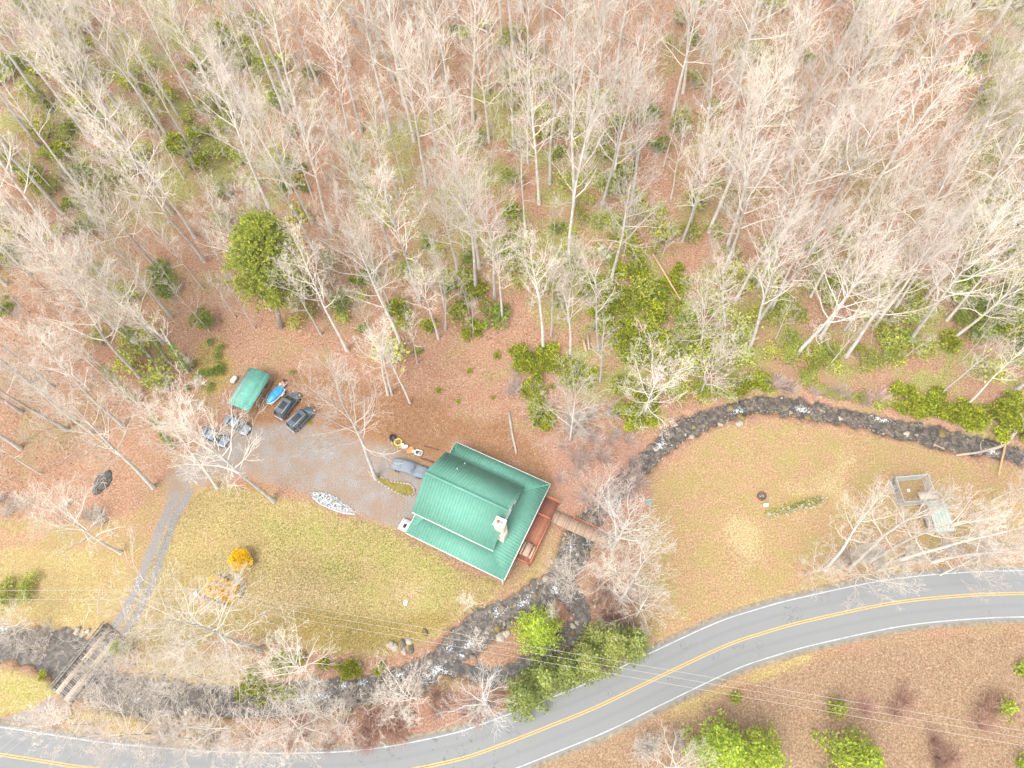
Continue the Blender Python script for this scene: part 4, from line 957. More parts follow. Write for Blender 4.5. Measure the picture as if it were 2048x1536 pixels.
def put_tree(key, p, label, group=None, scale=1.0, rz=None, top=None, var=None):
    i = rnd.randrange(NK[key]) if var is None else var % NK[key]
    look, H_, tm, cm = SHAPES[key, i]
    t = thing('bare_tree', label, 'tree', (p[0], p[1], p[2]-.05), rnd.uniform(0, 6.28) if rz is None else rz, group)
    if top is not None:                                      # the tree's own height and lean
        hh = topz(Vector(p), top); hh = max(6, min(25, hh)); tx_, ty_ = G(*top, hh+p[2]); scale = hh/H_
        lx, ly = tx_-p[0], ty_-p[1]; ll = math.hypot(lx, ly); m_ = min(ll, .18*hh)
        if ll > 1e-3:
            ax = Vector((-ly, lx, 0)).normalized(); t.rotation_mode = 'QUATERNION'
            from mathutils import Quaternion
            t.rotation_quaternion = Quaternion(ax, m_/hh) @ Quaternion((0,0,1), rnd.uniform(0, 6.28))
    t.scale = (scale,)*3
    mesh_obj('trunk', None, None, None, t, data=tm); mesh_obj('crown', None, None, None, t, data=cm)
    return t
CRK = [((300,1468),'leftmost low bare tree of the road bank beneath the sycamore'),((385,1478),'low bare tree on the road bank, second under the sycamore'),((460,1462),'low bare tree between stream and road under the sycamore twigs'),((545,1470),'low bare tree left of the star shaped one by the road'),
 ((245,1425),'small bare tree on the bank right of the timber bridge'),((700,1452),'small bare tree right of the star shaped one by the road'),((75,1262),'pale bare tree over the stream left of the timber bridge'),((330,1350),'small bare tree on the lawn bank under the sycamore'),((430,1362),'small bare tree on the lawn bank left of the green bank shrubs'),
 ((655,1440),'pale bare tree fanning over the low rapids from the road bank'),((180,1450),'low bare tree on the road bank near the mailbox'),((365,1395),'bare tree standing in the stream margin under the sycamore'),((500,1345),'pale bare tree on the bank left of the green bank shrubs'),((270,1330),'pale bare tree on the lawn tip above the timber bridge'),((838,1395),'small pale tree by the tan boulder in the stream'),((1000,1500),'x'),((1330,1535),'grey bare tree at the bottom edge below the road'),((1145,1180),'pale bare tree leaning over the stream opposite the deck'),((1270,1235),'small pale tree in the reddish brush near the roadside pines'),((1610,1150),'small pale tree on the meadow edge above the road bend')]
LM = [  # base in the photo, top in the photo or None, shape, label, scale
 ((548,1002),(390,822),'broad','thick mossy trunked bare tree rooted at the lawn edge below the parking area'),
 ((752,957),(645,790),'broad','bare tree with pale straight trunk rising at the tip of the island bed'),
 ((434,975),(330,850),'broad','bare tree standing where the drive meets the parking area, left of the mossy trunk'),
 ((307,975),(120,820),'broad','bare tree right of the burn pile, its trunk leaning to the upper left'),
 ((241,1106),(80,1000),'broad','bare tree alone on the left field, left of the gravel drive'),
 ((522,1300),(325,1200),'sycamore','huge bare sycamore sprawling over the stream between bridge and lawn'),
 ((634,1360),(545,1318),'broad','bare tree above the green shrubs on the near stream bank, right of the sycamore'),
 ((625,1452),None,'star','star shaped bare tree seen from above between stream and cracked road'),
 ((978,1412),None,'white','bright white limbed bare tree beside the road, left of the roadside pines'),
 ((1240,1203),(1292,1090),'slim','leaning bare tree with pale trunk on the meadow side of the footbridge'),
 ((1225,1099),(1255,1040),'white','white trunked bare tree by the far end of the footbridge'),
 ((1196,1020),None,'pink','pinkish twigged bare tree spreading over the stream beside the deck'),
 ((945,1222),None,'slim','small grey bare tree on the stream bank below the house corner'),
 ((962,1300),None,'slim','small bare tree growing in the middle of the stream below the house'),
 ((1100,1245),None,'slim','thin white bare tree poking out of the yellow green hemlock'),
 ((1195,1170),None,'slim','low bare tree leaning over the stream below the footbridge'),
 ((1225,1160),None,'star','wide bare tree in reddish brush east of the stream'),
 ((1650,1140),(1760,1010),'tall','leftmost of the tall bare trees beside the road above the right bend'),
 ((1700,1135),(1870,1000),'tall','second of the tall bare trees beside the road, leaning over the meadow'),
 ((1738,1122),(1960,1028),'tall','tall bare tree whose long trunk crosses in front of the kennel shelter'),
 ((1800,1120),(2040,1035),'tall','tall bare tree right of the one crossing the kennel shelter'),
 ((1860,1125),(2090,1060),'tall','tall roadside bare tree rooted below the kennel shelter'),
 ((1930,1115),(2150,1060),'tall','tall roadside bare tree near the right edge of the meadow'),
 ((1700,1160),None,'star','low star shaped bare tree hanging over the road at the right bend'),
 ((1880,1150),None,'star','low star shaped bare tree over the road near the right edge'),
 ((1985,1000),(2090,940),'broad','wide bare tree right of the dog pen'),
 ((776,790),(735,650),'tall','left one of the two close set trunks at the forest edge above the parked SUVs'),
 ((784,789),(752,655),'slim','right one of the two close set trunks at the forest edge above the parked SUVs'),
 ((820,806),(760,690),'slim','thin bare tree at the forest edge on the leafy bank above the house'),
 ((807,702),(695,455),'broad','large fan crowned bare tree right of the big green pine'),
 ((835,727),(812,630),'slim','thin short bare tree on the bare leafy bank below the fan crowned tree'),
 ((877,677),(835,530),'tall','slim tall bare tree left of the round rhododendron clump'),
 ((891,660),(880,520),'tall','bare tree rising from the left side of the round rhododendron clump'),
 ((1086,702),(1090,470),'tall','very straight tall pale tree behind the rhododendron row'),
 ((1141,707),(1152,560),'tall','straight pale tree right of the very straight one behind the rhododendron row'),
 ((1197,700),(1203,520),'tall','white trunked tree at the left edge of the big rhododendron thicket'),
 ((1136,642),(1128,500),'tall','pale tree deeper in the wood above the rhododendron row'),
 ((1005,640),(1002,480),'tall','straight pale tree above the small yellow green shrubs'),
 ((1222,562),(1275,360),'broad','bent white trunked tree at the top of the big rhododendron thicket'),
 ((1200,762),(1218,640),'slim','thin leaning tree below the big rhododendron thicket'),
 ((1102,672),(1108,540),'slim','thin pole like tree between two straight pale trees'),
 ((1400,700),(1415,600),'star','star crowned pale tree right of the big rhododendron thicket'),
 ((1450,650),(1460,530),'broad','wide crowned pale tree above the star crowned one'),
 ((1641,675),(1790,430),'broad','very large grey tree fanning up right beyond the stream bend'),
 ((1690,660),(1770,540),'broad','wide grey tree right of the very large fanning one'),
 ((1871,547),(2020,370),'tall','long straight pale trunk leaning to the upper right corner'),
 ((1932,812),(2070,700),'tall','long grey trunk rising from the shrubs at the right end of the stream'),
 ((1880,790),(1985,690),'tall','grey trunk left of the longest one at the right end of the stream'),
 ((1170,315),(1190,20),'broad','big white barked tree high in the middle of the slope'),
 ((1225,357),(1275,70),'tall','tall white trunk just right of the big white barked tree'),
 ((1290,830),(1300,740),'star','low bare tree at the inner bend of the stream'),
 ((1400,790),(1425,700),'star','pale tree with drooping twigs over the upstream bend'),
 ((1140,880),(1150,800),'star','reddish leaved bank tree right of the log above the house'),
]
land_xy = []
for a, tp, key, lab in LM:
    p = at(*a); land_xy.append((p.x, p.y))
    sc = 1.0
    if tp is None: sc = {'slim': .62, 'star': .95, 'white': 1.05, 'pink': .85}.get(key, .8)
    if lab.startswith('small grey') : sc = .62
    put_tree(key, p, lab, scale=sc, top=tp)

for a, lab in CRK:
    if lab != 'x': put_tree('star', at(*a), lab, scale=rnd.uniform(.62, .95))
# forest
FOREST = [(-400,1000),(0,1010),(110,985),(170,900),(240,880),(330,850),(400,740),(470,700),(560,668),(700,715),(800,745),(880,670),(1000,690),(1160,740),(1300,790),(1340,760),(1500,735),(1700,752),(1850,735),(2048,815),(2500,850),(2500,-600),(-400,-600)]
FW = [G(*q, 0) if q[1] > 600 else G(q[0], q[1], 18) for q in FOREST[:-2]] + [(150,150),(-150,150)]
COLN = ['at the far left', 'above the burn pile', 'above the gravel drive', 'above the green shed', 'above the tarped boat', 'above the island bed', 'above the house',
        'above the deck', 'above the footbridge', 'above the inner bend', 'above the fire ring', 'above the whitewater', 'above the dog pen', 'at the far right']
def where(px, py):
    col = COLN[min(13, max(0, int(px//147)))]
    row = 'top edge' if py < 110 else 'high slope' if py < 260 else 'upper slope' if py < 400 else 'middle slope' if py < 540 else 'lower slope'
    return f'{row} {col}'
def name_alike(items, catname, plural):
    """items: (object, look, px, py). a label of its own where the place tells them apart, a shared one and a group where not"""
    d = {}
    for it in items: d.setdefault((it[1], where(it[2], it[3])), []).append(it)
    for (look, wh), L in d.items():
        L.sort(key=lambda q: q[2]); n_ = len(L)
        for i, it in enumerate(L):
            if n_ == 1: lab = f'{look} {catname}, {wh}'
            elif n_ < 4: lab = f'{look} {catname} {wh}, ' + {2: ['left', 'right'], 3: ['left', 'middle', 'right']}[n_][i] + ' one'
            elif n_ < 7: lab = f'{look} {catname} {wh}, ' + ['leftmost', 'second from left', 'third from left', 'fourth from left', 'fifth from left', 'sixth from left'][i]
            else: lab = f'{look} {catname}, {wh}'
            it[0]['label'] = lab; it[0]['group'] = plural
def project(x, y, z):
    v = Vector((x, y, z-CH)); d = v.dot(_f); return 1024 + F*v.dot(CR)/d, 768 - F*v.dot(CU)/d
cand = []
tries = 0; acc = []
while tries < 40000 and len(acc) < 900:
    tries += 1; x = rnd.uniform(-125, 125); y = rnd.uniform(28, 140)
    px_, py_ = project(x, y, .25*max(0, y-58))
    r_ = 3.3
    if poly_sd(np.array([x]), np.array([y]), FW)[0] < 0.5: continue
    if any((x-q[0])**2+(y-q[1])**2 < r_*r_ for q in acc): continue
    if any((x-q[0])**2+(y-q[1])**2 < 12 for q in land_xy): continue
    if 1150 < px_ < 1400 and 560 < py_ < 860: continue
    acc.append((x, y))
AC = np.array(acc); ZZ = hgt(AC[:, 0], AC[:, 1])
view = []; rest = []
for (x, y), z in zip(acc, ZZ):
    px_, py_ = project(x, y, z)
    (view if -60 < px_ < 2108 and -20 < py_ < 1100 else rest).append((x, y, float(z), px_, py_))
rnd.shuffle(view)
NT = 262 - 14
big = view[:NT]; small = view[NT:]
FT = []
for (x, y, z, px_, py_) in big:
    if px_ > 1350 and py_ > 60: key = rnd.choices(['tall', 'broad', 'slim'], [3, 4, 1])[0]
    else: key = rnd.choices(['tall', 'broad', 'slim'], [5, 2, 3])[0]
    look = SHAPES[key, 0][0]
    FT.append((put_tree(key, (x, y, z), 'x', 'bare trees of the wooded slope', scale=rnd.uniform(.85, 1.2)), look, px_, py_))
name_alike(FT, 'bare tree', 'bare trees of the wooded slope')
# the thin growth between the trees: one mass of saplings and brush nobody could count
sap = []
for i in range(4):
    tr, cw = grow_tree(900+i, H=11, cr=2.0, start=.3, nprim=11, levels=3, spread=.85, thick=.55)
    a = tr.obj('s', M['twig']); b_ = cw.obj('s', M['twig'])
    V_, F_ = [], []
    for o in (a, b_):
        me = o.data; me.calc_loop_triangles(); vv = np.zeros(len(me.vertices)*3, np.float32); me.vertices.foreach_get('co', vv); tt = np.zeros(len(me.loop_triangles)*3, np.int32); me.loop_triangles.foreach_get('vertices', tt)
        F_.append(tt.reshape(-1, 3) + sum(len(q) for q in V_)); V_.append(vv.reshape(-1, 3)); bpy.data.objects.remove(o)
    sap.append((np.concatenate(V_), np.concatenate(F_)))
def merge(name, places, protos, m, label, cat, hmul=1.0):
    vs, fs, k = [], [], 0
    for (x, y, z, s_) in places:
        V_, F_ = protos[rnd.randrange(len(protos))]; a = rnd.uniform(0, 6.28); c_, s2 = math.cos(a)*s_, math.sin(a)*s_
        W_ = np.stack([V_[:, 0]*c_-V_[:, 1]*s2+x, V_[:, 0]*s2+V_[:, 1]*c_+y, V_[:, 2]*s_*hmul+z], 1); vs.append(W_); fs.append(F_+k); k += len(V_)
    o = mesh_obj(name, np.concatenate(vs), np.concatenate(fs), m); return tag(o, label, cat, kind='stuff')
pl = [(x, y, z, rnd.uniform(.6, 1.25)) for (x, y, z, *_q) in small] + [(x, y, z, rnd.uniform(1.0, 1.6)) for (x, y, z, *_q) in rest]
merge('saplings', pl[:330], sap, M['twig'], 'thin bare saplings filling the gaps of the leafless wood', 'saplings')
print('trees', len(big), 'saplings', len(pl), 'tris/sap', [len(s_[1]) for s_ in sap])

# ------------------------------------------------------------------ evergreens
def spray_mesh(blobs, per, size, seed, flat=.5, up=.25):
    """foliage as many small leaf clumps: blobs (x,y,z,r) get per*r^2 clumps of 4 narrow leaves"""
    r = np.random.default_rng(seed); vs = []; fs = []; k = 0
    for (bx_, by, bz_, br_) in blobs:
        for _ in range(int(per*br_*br_)):
            d = r.normal(size=3); d /= np.linalg.norm(d); d[2] = abs(d[2])*.9 - .15
            p = np.array([bx_, by, bz_]) + d*br_*r.uniform(.55, 1.08)*np.array([1, 1, flat+.3])
            for j in range(4):
                o = d*1.0 + r.normal(size=3)*.75; o[2] += up; o /= np.linalg.norm(o); s_ = size*r.uniform(.6, 1.3)
                sd_ = np.cross(o, r.normal(size=3)); sd_ /= np.linalg.norm(sd_)+1e-9; w_ = sd_*s_*.30
                vs += [p, p+o*s_*.55+w_, p+o*s_, p+o*s_*.55-w_]; fs.append((k, k+1, k+2, k+3)); k += 4
    return np.array(vs), np.array(fs)
def conifer_mesh(H_, R_, seed, nb=70, size=.42, per=26, top_round=False, start=.12):
    r = np.random.default_rng(seed); bl = []; br_ = MB(); g = 0
    for i in range(nb):
        u = (i+.5)/nb; z = H_*(start+(1-start)*u); g += 2.4
        prof_ = (math.sqrt(max(0, 1-(2*u-.75)**2*.62)) if top_round else (1-u)**.75)
        L = R_*prof_*r.uniform(.75, 1.12); a = g+r.uniform(-.3, .3)
        e = (L*math.cos(a), L*math.sin(a), z-.06*L+(.25*L if top_round else 0))
        br_.tube([(0,0,z-.15*L), e], [.05, .015], 3, cap=False)
        for t in (.4, .7, 1.0):
            if L*t < .25 and t < 1: continue
            bl.append((e[0]*t, e[1]*t, z+(e[2]-z)*t, max(.32, .24*R_*(.55+.5*prof_)*(1.1-.35*t))))
    V_, F_ = spray_mesh(bl, per, size, seed)
    return V_, F_, br_
def evergreen(name, label, p, H_, R_, m, seed, group=None, top=None, **kw):
    V_, F_, br_ = conifer_mesh(H_, R_, seed, **kw)
    t = thing(name, label, 'tree', p, 0, group); t.rotation_euler.z = 0
    MB().tube([(0,0,-.4), (0,0,H_*.95)], [.02*H_, .04], 8).obj('trunk', M['bark'], t, smooth=True); br_.obj('branches', M['bark'], t)
    mesh_obj('crown', V_, F_, m, t)
    if top is not None:
        tx_, ty_ = G(*top, H_+p[2]); ax = Vector((-(ty_-p[1]), tx_-p[0], 0))
        if ax.length > .01:
            from mathutils import Quaternion
            t.rotation_mode = 'QUATERNION'; t.rotation_quaternion = Quaternion(ax.normalized(), min(ax.length, .2*H_)/H_)
    return t
p = at(562, 655); evergreen('pine_tree', 'big round topped green pine standing among the bare trees', p, 23, 5.0, M['pine'], 1, nb=105, size=.36, per=24, top_round=True, start=.34, top=(534, 425))
p = at(1078, 1268); evergreen('hemlock_tree', 'bright yellow green hemlock on the stream island below the house', p, 8.5, 3.5, M['hemlock'], 2, nb=60, size=.26, per=44, start=.05)
RP = [((1050,1395),3.0,7.5,'leftmost pine of the roadside pine row'),((1090,1365),2.7,8,'second pine from the left in the roadside row'),((1130,1345),2.6,7,'third pine of the roadside row, behind the overhead wires'),((1172,1330),2.9,9,'middle pine of the roadside row'),
      ((1218,1298),3.2,9.5,'large pine near the right end of the roadside row'),((1262,1292),2.7,8,'rightmost pine of the roadside row, leaning over the asphalt'),((1190,1285),2.4,7,'small pine on the stream side of the roadside row')]
for i, (a, r_, h_, lab) in enumerate(RP): evergreen('pine_tree', lab, at(*a), h_, r_, M['pine2'], 20+i, nb=46, size=.30, per=42, start=.05)
for i, (a, r_, h_, lab) in enumerate([((1425,1500),3.9,11,'yellow green pine at the bottom edge, left of the other one'),((1500,1512),3.8,10,'pine at the bottom edge touching the left one'),((1690,1520),3.7,9,'pine at the bottom edge below the brown slope')]):
    evergreen('pine_tree', lab, at(*a), h_, r_, M['hemlock'], 40+i, nb=46, size=.3, per=38, start=.05)
for i, (a, r_, h_, lab) in enumerate([((1665,1418),1.3,3.4,'small dark green conifer on the brown slope'),((2005,1417),1.4,2.4,'round bright green bush on the brown slope at right'),((2046,1343),1.2,2.4,'green bush cut by the right edge on the brown slope'),((252,1300),1.5,3.4,'dark blue green conifer beside the timber bridge'),
        ((1471,1395),.5,.9,'tiny green conifer seedling above the bottom pines'),((2046,1530),1.2,2.2,'green bush in the lower right corner')]):
    evergreen('young_conifer', lab, at(*a), h_, r_, M['pine'] if i in (0, 3) else M['hemlock'], 60+i, nb=26, size=.3, per=30, start=.03)

# ------------------------------------------------------------------ shrubs
def shrub_mesh(seed, R_, n_bl=9, size=.22, per=75):
    r = np.random.default_rng(seed); bl = []
    for i in range(n_bl):
        a = r.uniform(0, 6.28); q = R_*.62*math.sqrt(r.random()); bl.append((q*math.cos(a), q*math.sin(a), R_*r.uniform(.35, .75), R_*r.uniform(.28, .46)))
    V_, F_ = spray_mesh(bl, per, size, seed, flat=.6, up=.4); st_ = MB()
    for b_ in bl: st_.tube([(b_[0]*.2, b_[1]*.2, 0), (b_[0], b_[1], b_[2])], [.05, .02], 4)
    return V_, F_, st_
SHR = {}
for key, m_ in (('rhodo', 'rhodo'), ('laurel', 'laurel'), ('grassy', 'grassy')):
    for i in range(3):
        V_, F_, st_ = shrub_mesh(100+i+len(key), 1.5 if key != 'laurel' else 1.9, 10 if key != 'laurel' else 13, .27 if key == 'rhodo' else .22, 70 if key != 'laurel' else 26)
        a = mesh_obj('leaves', V_, F_, M[m_]); b_ = st_.obj('stems', M['bark']); SHR[key, i] = (a.data, b_.data); bpy.data.objects.remove(a); bpy.data.objects.remove(b_)
def shrub(key, p, label, group, s_=1.0, name='shrub', cat='shrub'):
    t = thing(name, label, cat, p, rnd.uniform(0, 6.28), group); a, b_ = SHR[key, rnd.randrange(3)]
    t.scale = (s_, s_*rnd.uniform(.85, 1.15), s_*rnd.uniform(.8, 1.1))
    mesh_obj('leaves', None, None, None, t, data=a); mesh_obj('stems', None, None, None, t, data=b_); return t
RH = [([(1185,560),(1240,545),(1300,535),(1355,525),(1365,620),(1345,700),(1330,760),(1280,740),(1225,690),(1185,650)], 62, 1.12, 'rhodo', 'glossy green rhododendron in the big thicket on the slope above the stream', 'rhododendrons of the big thicket'),
      ([(1165,545),(1185,540),(1190,620),(1170,640),(1158,600)], 6, .9, 'rhodo', 'rhododendron in the narrow strip left of the big thicket', 'rhododendrons of the narrow strip'),
      ([(1340,440),(1440,470),(1560,580),(1600,700),(1480,740),(1370,770),(1330,720)], 34, 1.25, 'laurel', 'green shrub beneath the star crowned trees right of the big thicket', 'shrubs beneath the star crowned trees'),
      ([(1180,400),(1340,430),(1350,520),(1180,540),(1100,520)], 20, 1.1, 'laurel', 'laurel shrub on the slope just above the big thicket', 'laurels just above the big thicket'),
      ([(1290,770),(1460,770),(1440,800),(1340,810)], 8, 1.0, 'laurel', 'shrub on the wooded bank at the inner stream bend', 'shrubs on the bank at the inner bend'),
      ([(1340,790),(1450,765),(1470,795),(1400,828),(1350,835)], 9, .9, 'laurel', 'shrub overhanging the stream just inside the bend', 'shrubs overhanging the inner bend'),
      ([(1620,775),(1780,800),(1790,820),(1640,798)], 9, .75, 'laurel', 'low shrub along the far bank above the dog pen', 'low shrubs along the far bank'),
      ([(1035,700),(1100,700),(1110,735),(1060,760),(1030,725)], 14, 1.1, 'rhodo', 'rhododendron in the clump at the foot of the very straight tree', 'rhododendrons at the foot of the straight tree'),
      ([(1115,725),(1165,730),(1175,770),(1140,775)], 11, 1.1, 'rhodo', 'rhododendron in the clump right of the straight tree foot', 'rhododendrons right of the straight tree'),
      ([(1045,770),(1080,775),(1100,830),(1090,860),(1060,850)], 14, 1.1, 'rhodo', 'rhododendron in the column of shrubs above the house beside the log', 'rhododendrons beside the log'),
      ([(890,570),(940,570),(955,620),(920,640),(890,620)], 8, 1.0, 'grassy', 'shrub in the round dark green clump at the forest edge', 'shrubs of the round clump'),
      ([(935,640),(975,645),(980,680),(950,695),(930,675)], 5, .85, 'rhodo', 'yellow green rhododendron just below the round dark clump', 'rhododendrons below the round clump'),
      ([(1240,760),(1300,770),(1310,850),(1270,855),(1240,820)], 18, 1.15, 'rhodo', 'rhododendron on the stream bank below the big thicket', 'rhododendrons on the bank below the thicket'),
      ([(1460,755),(1530,750),(1535,785),(1500,800),(1460,790)], 8, 1.05, 'rhodo', 'shrub of the green clump overhanging the upstream bend', 'shrubs overhanging the upstream bend'),
      ([(1790,770),(1850,775),(1920,800),(1975,840),(1960,865),(1880,850),(1800,825)], 24, 1.1, 'rhodo', 'bright rhododendron in the long clump beside the stream at right', 'rhododendrons of the long clump at right'),
      ([(1980,800),(2060,790),(2060,880),(1990,880)], 10, 1.2, 'rhodo', 'rhododendron by the stream at the right edge of the picture', 'rhododendrons by the stream at the right edge'),
      ([(1900,590),(1990,600),(2050,560),(2050,660),(1960,690),(1905,650)], 16, 1.3, 'grassy', 'dark green evergreen shrub on the right edge of the slope', 'dark shrubs on the right edge of the slope'),
      ([(1620,520),(1760,520),(1780,600),(1660,620),(1600,580)], 13, 1.1, 'laurel', 'laurel shrub around the foot of the very large grey tree', 'laurels around the very large grey tree'),
      ([(1560,690),(1800,680),(1830,740),(1700,745),(1560,740)], 18, 1.1, 'laurel', 'laurel shrub in the belt just beyond the stream at right', 'laurels in the belt beyond the stream'),
      ([(305,520),(360,530),(365,600),(320,605)], 6, 1.2, 'grassy', 'evergreen shrub in the dark clump at left in the wood', 'shrubs of the dark clump at left'),
      ([(560,330),(610,335),(620,380),(575,385)], 5, 1.1, 'grassy', 'evergreen shrub in the dark clump above the big pine', 'shrubs of the dark clump above the pine'),
      ([(385,700),(445,680),(470,740),(420,790),(385,775)], 12, .75, 'grassy', 'low dark green thicket shrub left of the green shed', 'low shrubs left of the shed'),
      ([(480,1355),(600,1300),(615,1330),(590,1390),(540,1400),(480,1385)], 15, .85, 'rhodo', 'green shrub on the stream bank beneath the sycamore', 'green shrubs beneath the sycamore'),
      ([(630,1330),(680,1328),(720,1335),(712,1360),(640,1362)], 8, .7, 'rhodo', 'green shrub on the lawn side bank near the low rapids', 'green shrubs by the low rapids'),
      ([(735,1335),(765,1338),(760,1358),(738,1355)], 3, .55, 'rhodo', 'small green shrub on the bank right of the low rapids', 'small shrubs right of the rapids'),
      ([(0,1150),(60,1150),(70,1190),(30,1215),(0,1210)], 6, .9, 'laurel', 'green shrub at the left edge of the field', 'shrubs at the left edge of the field'),
      ([(1590,740),(1640,735),(1660,760),(1600,770)], 4, .8, 'laurel', 'small shrub on the far bank by the stream bend', 'small shrubs on the far bank')]
for poly, cnt, s_, key, lab, grp in RH:
    P = [tuple(at(*q))[:2] for q in poly]; placed = []; tr_ = 0; x0_, x1_ = min(p[0] for p in P), max(p[0] for p in P); y0_, y1_ = min(p[1] for p in P), max(p[1] for p in P)
    while len(placed) < cnt and tr_ < 3000:
        tr_ += 1; x, y = rnd.uniform(x0_, x1_), rnd.uniform(y0_, y1_)
        if poly_sd(np.array([x]), np.array([y]), P)[0] < .1 - 1.2*float(sines(np.array([x]), np.array([y]), 1.1, 61)[0]): continue
        if sines(np.array([x]), np.array([y]), .9, 62)[0] < -.22: continue
        if any(math.dist((x, y), q) < s_*.92 for q in placed): continue
        placed.append((x, y)); shrub(key, (x, y, gz(x, y)-.1), lab, grp, s_*rnd.uniform(.8, 1.2), 'rhododendron' if key == 'rhodo' else 'shrub')
for a, s_, lab in (((995,714),.7,'small bright green shrub left of the clump at the straight tree'),((878,782),.55,'small green tuft on the leafy bank above the house, left one'),((835,702),.7,'low green shrub at the foot of the fan crowned tree'),((1105,776),.45,'tiny green shrub right of the column of shrubs'),
                   ((586,747),.45,'tiny green shrub behind the parked boat'),((916,803),.35,'tiny green tuft on the leafy bank, right of the other'),((940,745),.4,'tiny green tuft high on the leafy bank'),((985,797),.35,'tiny green tuft left of the log'),((88,1352),.6,'green clump at the left bridge end'),((620,845),.3,'tiny green tuft right of the navy SUV')):
    p = at(*a); shrub('rhodo', (p.x, p.y, p.z-.05), lab, None, s_)
cnt = 0; tr_ = 0; pl_ = []; SL_ = []
while cnt < 285 and tr_ < 20000:
    tr_ += 1; px_ = rnd.uniform(-10, 2058); py_ = rnd.uniform(-5, 760); wgt = .25
    g = mnoise.noise(Vector((px_*.004, py_*.004, 3.3)))
    if px_ < 520 and py_ < 560: wgt = 1.0
    if px_ > 1900: wgt = 1.6
    if 500 < px_ < 1350: wgt = .5
    if 1400 < px_ < 1850 and py_ < 480: wgt = .10
    if px_ < 350 and py_ > 450: wgt = .22
    if rnd.random() > wgt*(.75+3.0*g): continue
    p = at(px_, py_)
    if poly_sd(np.array([p.x]), np.array([p.y]), FW)[0] < 1: continue
    if any(math.dist((p.x, p.y), q) < 1.6 for q in pl_): continue
    pl_.append((p.x, p.y)); key = rnd.choices(['laurel', 'grassy', 'rhodo'], [8, 1, 2])[0]
    nmk = {'laurel': 'loose pale laurel', 'grassy': 'dense dark laurel', 'rhodo': 'glossy green laurel'}[key]
    SL_.append((shrub(key, (p.x, p.y, p.z-.1), 'x', 'x', rnd.uniform(1.0, 2.0), 'laurel_shrub'), nmk, px_, py_)); cnt += 1
name_alike(SL_, 'under trees', 'laurels under the bare trees')
# forsythia
def brush_mesh(seed, R_, H_, nst=42, th=.012, sub=4):
    r = random.Random(seed); b = MB()
    for i in range(nst):
        a = r.uniform(0, 6.28); tl = r.uniform(.1, 1.0); d = Vector((math.cos(a)*tl, math.sin(a)*tl, r.uniform(.6, 1.1)*H_/R_)).normalized(); L = math.hypot(R_, H_)*r.uniform(.6, 1.0); q = Vector((r.uniform(-.2,.2), r.uniform(-.2,.2), 0)); ps = [q]
        for k in range(4):
            d = (d+Vector((r.uniform(-.22,.22), r.uniform(-.22,.22), -.06))).normalized(); q = q+d*L/4; ps.append(q)
        b.tube(ps, [th*1.8, th*1.5, th*1.2, th, th*.7], 3, cap=False)
        for k in range(sub):
            f_ = r.uniform(1, 3.9); i2 = int(f_); pp = ps[i2].lerp(ps[min(4, i2+1)], f_-i2); d2 = (d+Vector((r.uniform(-.9,.9), r.uniform(-.9,.9), r.uniform(-.3,.5)))).normalized(); LL = L*r.uniform(.18, .4)
            m1 = pp+d2*LL*.5+Vector((r.uniform(-.05,.05),)*3); b.tube([pp, m1, pp+d2*LL], [th, th*.8, th*.5], 3, cap=False)
    return b
for a, r_, lab in (((487,1124),1.6,'round yellow forsythia on the lawn, upper one of two'),((440,1178),1.5,'wider yellow forsythia behind the utility pole, its left half'),((464,1188),1.4,'yellow forsythia touching the one behind the utility pole, on its right')):
    p = at(*a); t = thing('forsythia', lab, 'shrub', p)
    brush_mesh(int(r_*100), r_, r_*.8, 16, .012, 2).obj('stems', M['brush'], t)
    bl = [(r_*.6*math.sqrt(nrg.random())*math.cos(q), r_*.6*math.sqrt(nrg.random())*math.sin(q), r_*nrg.uniform(.6,.95), r_*.45) for q in nrg.uniform(0, 6.28, 16)]
    V_, F_ = spray_mesh(bl, 260, .27, 5+int(r_*10), flat=.8, up=.5); mesh_obj('blossom', V_, F_, M['yellow'], t)
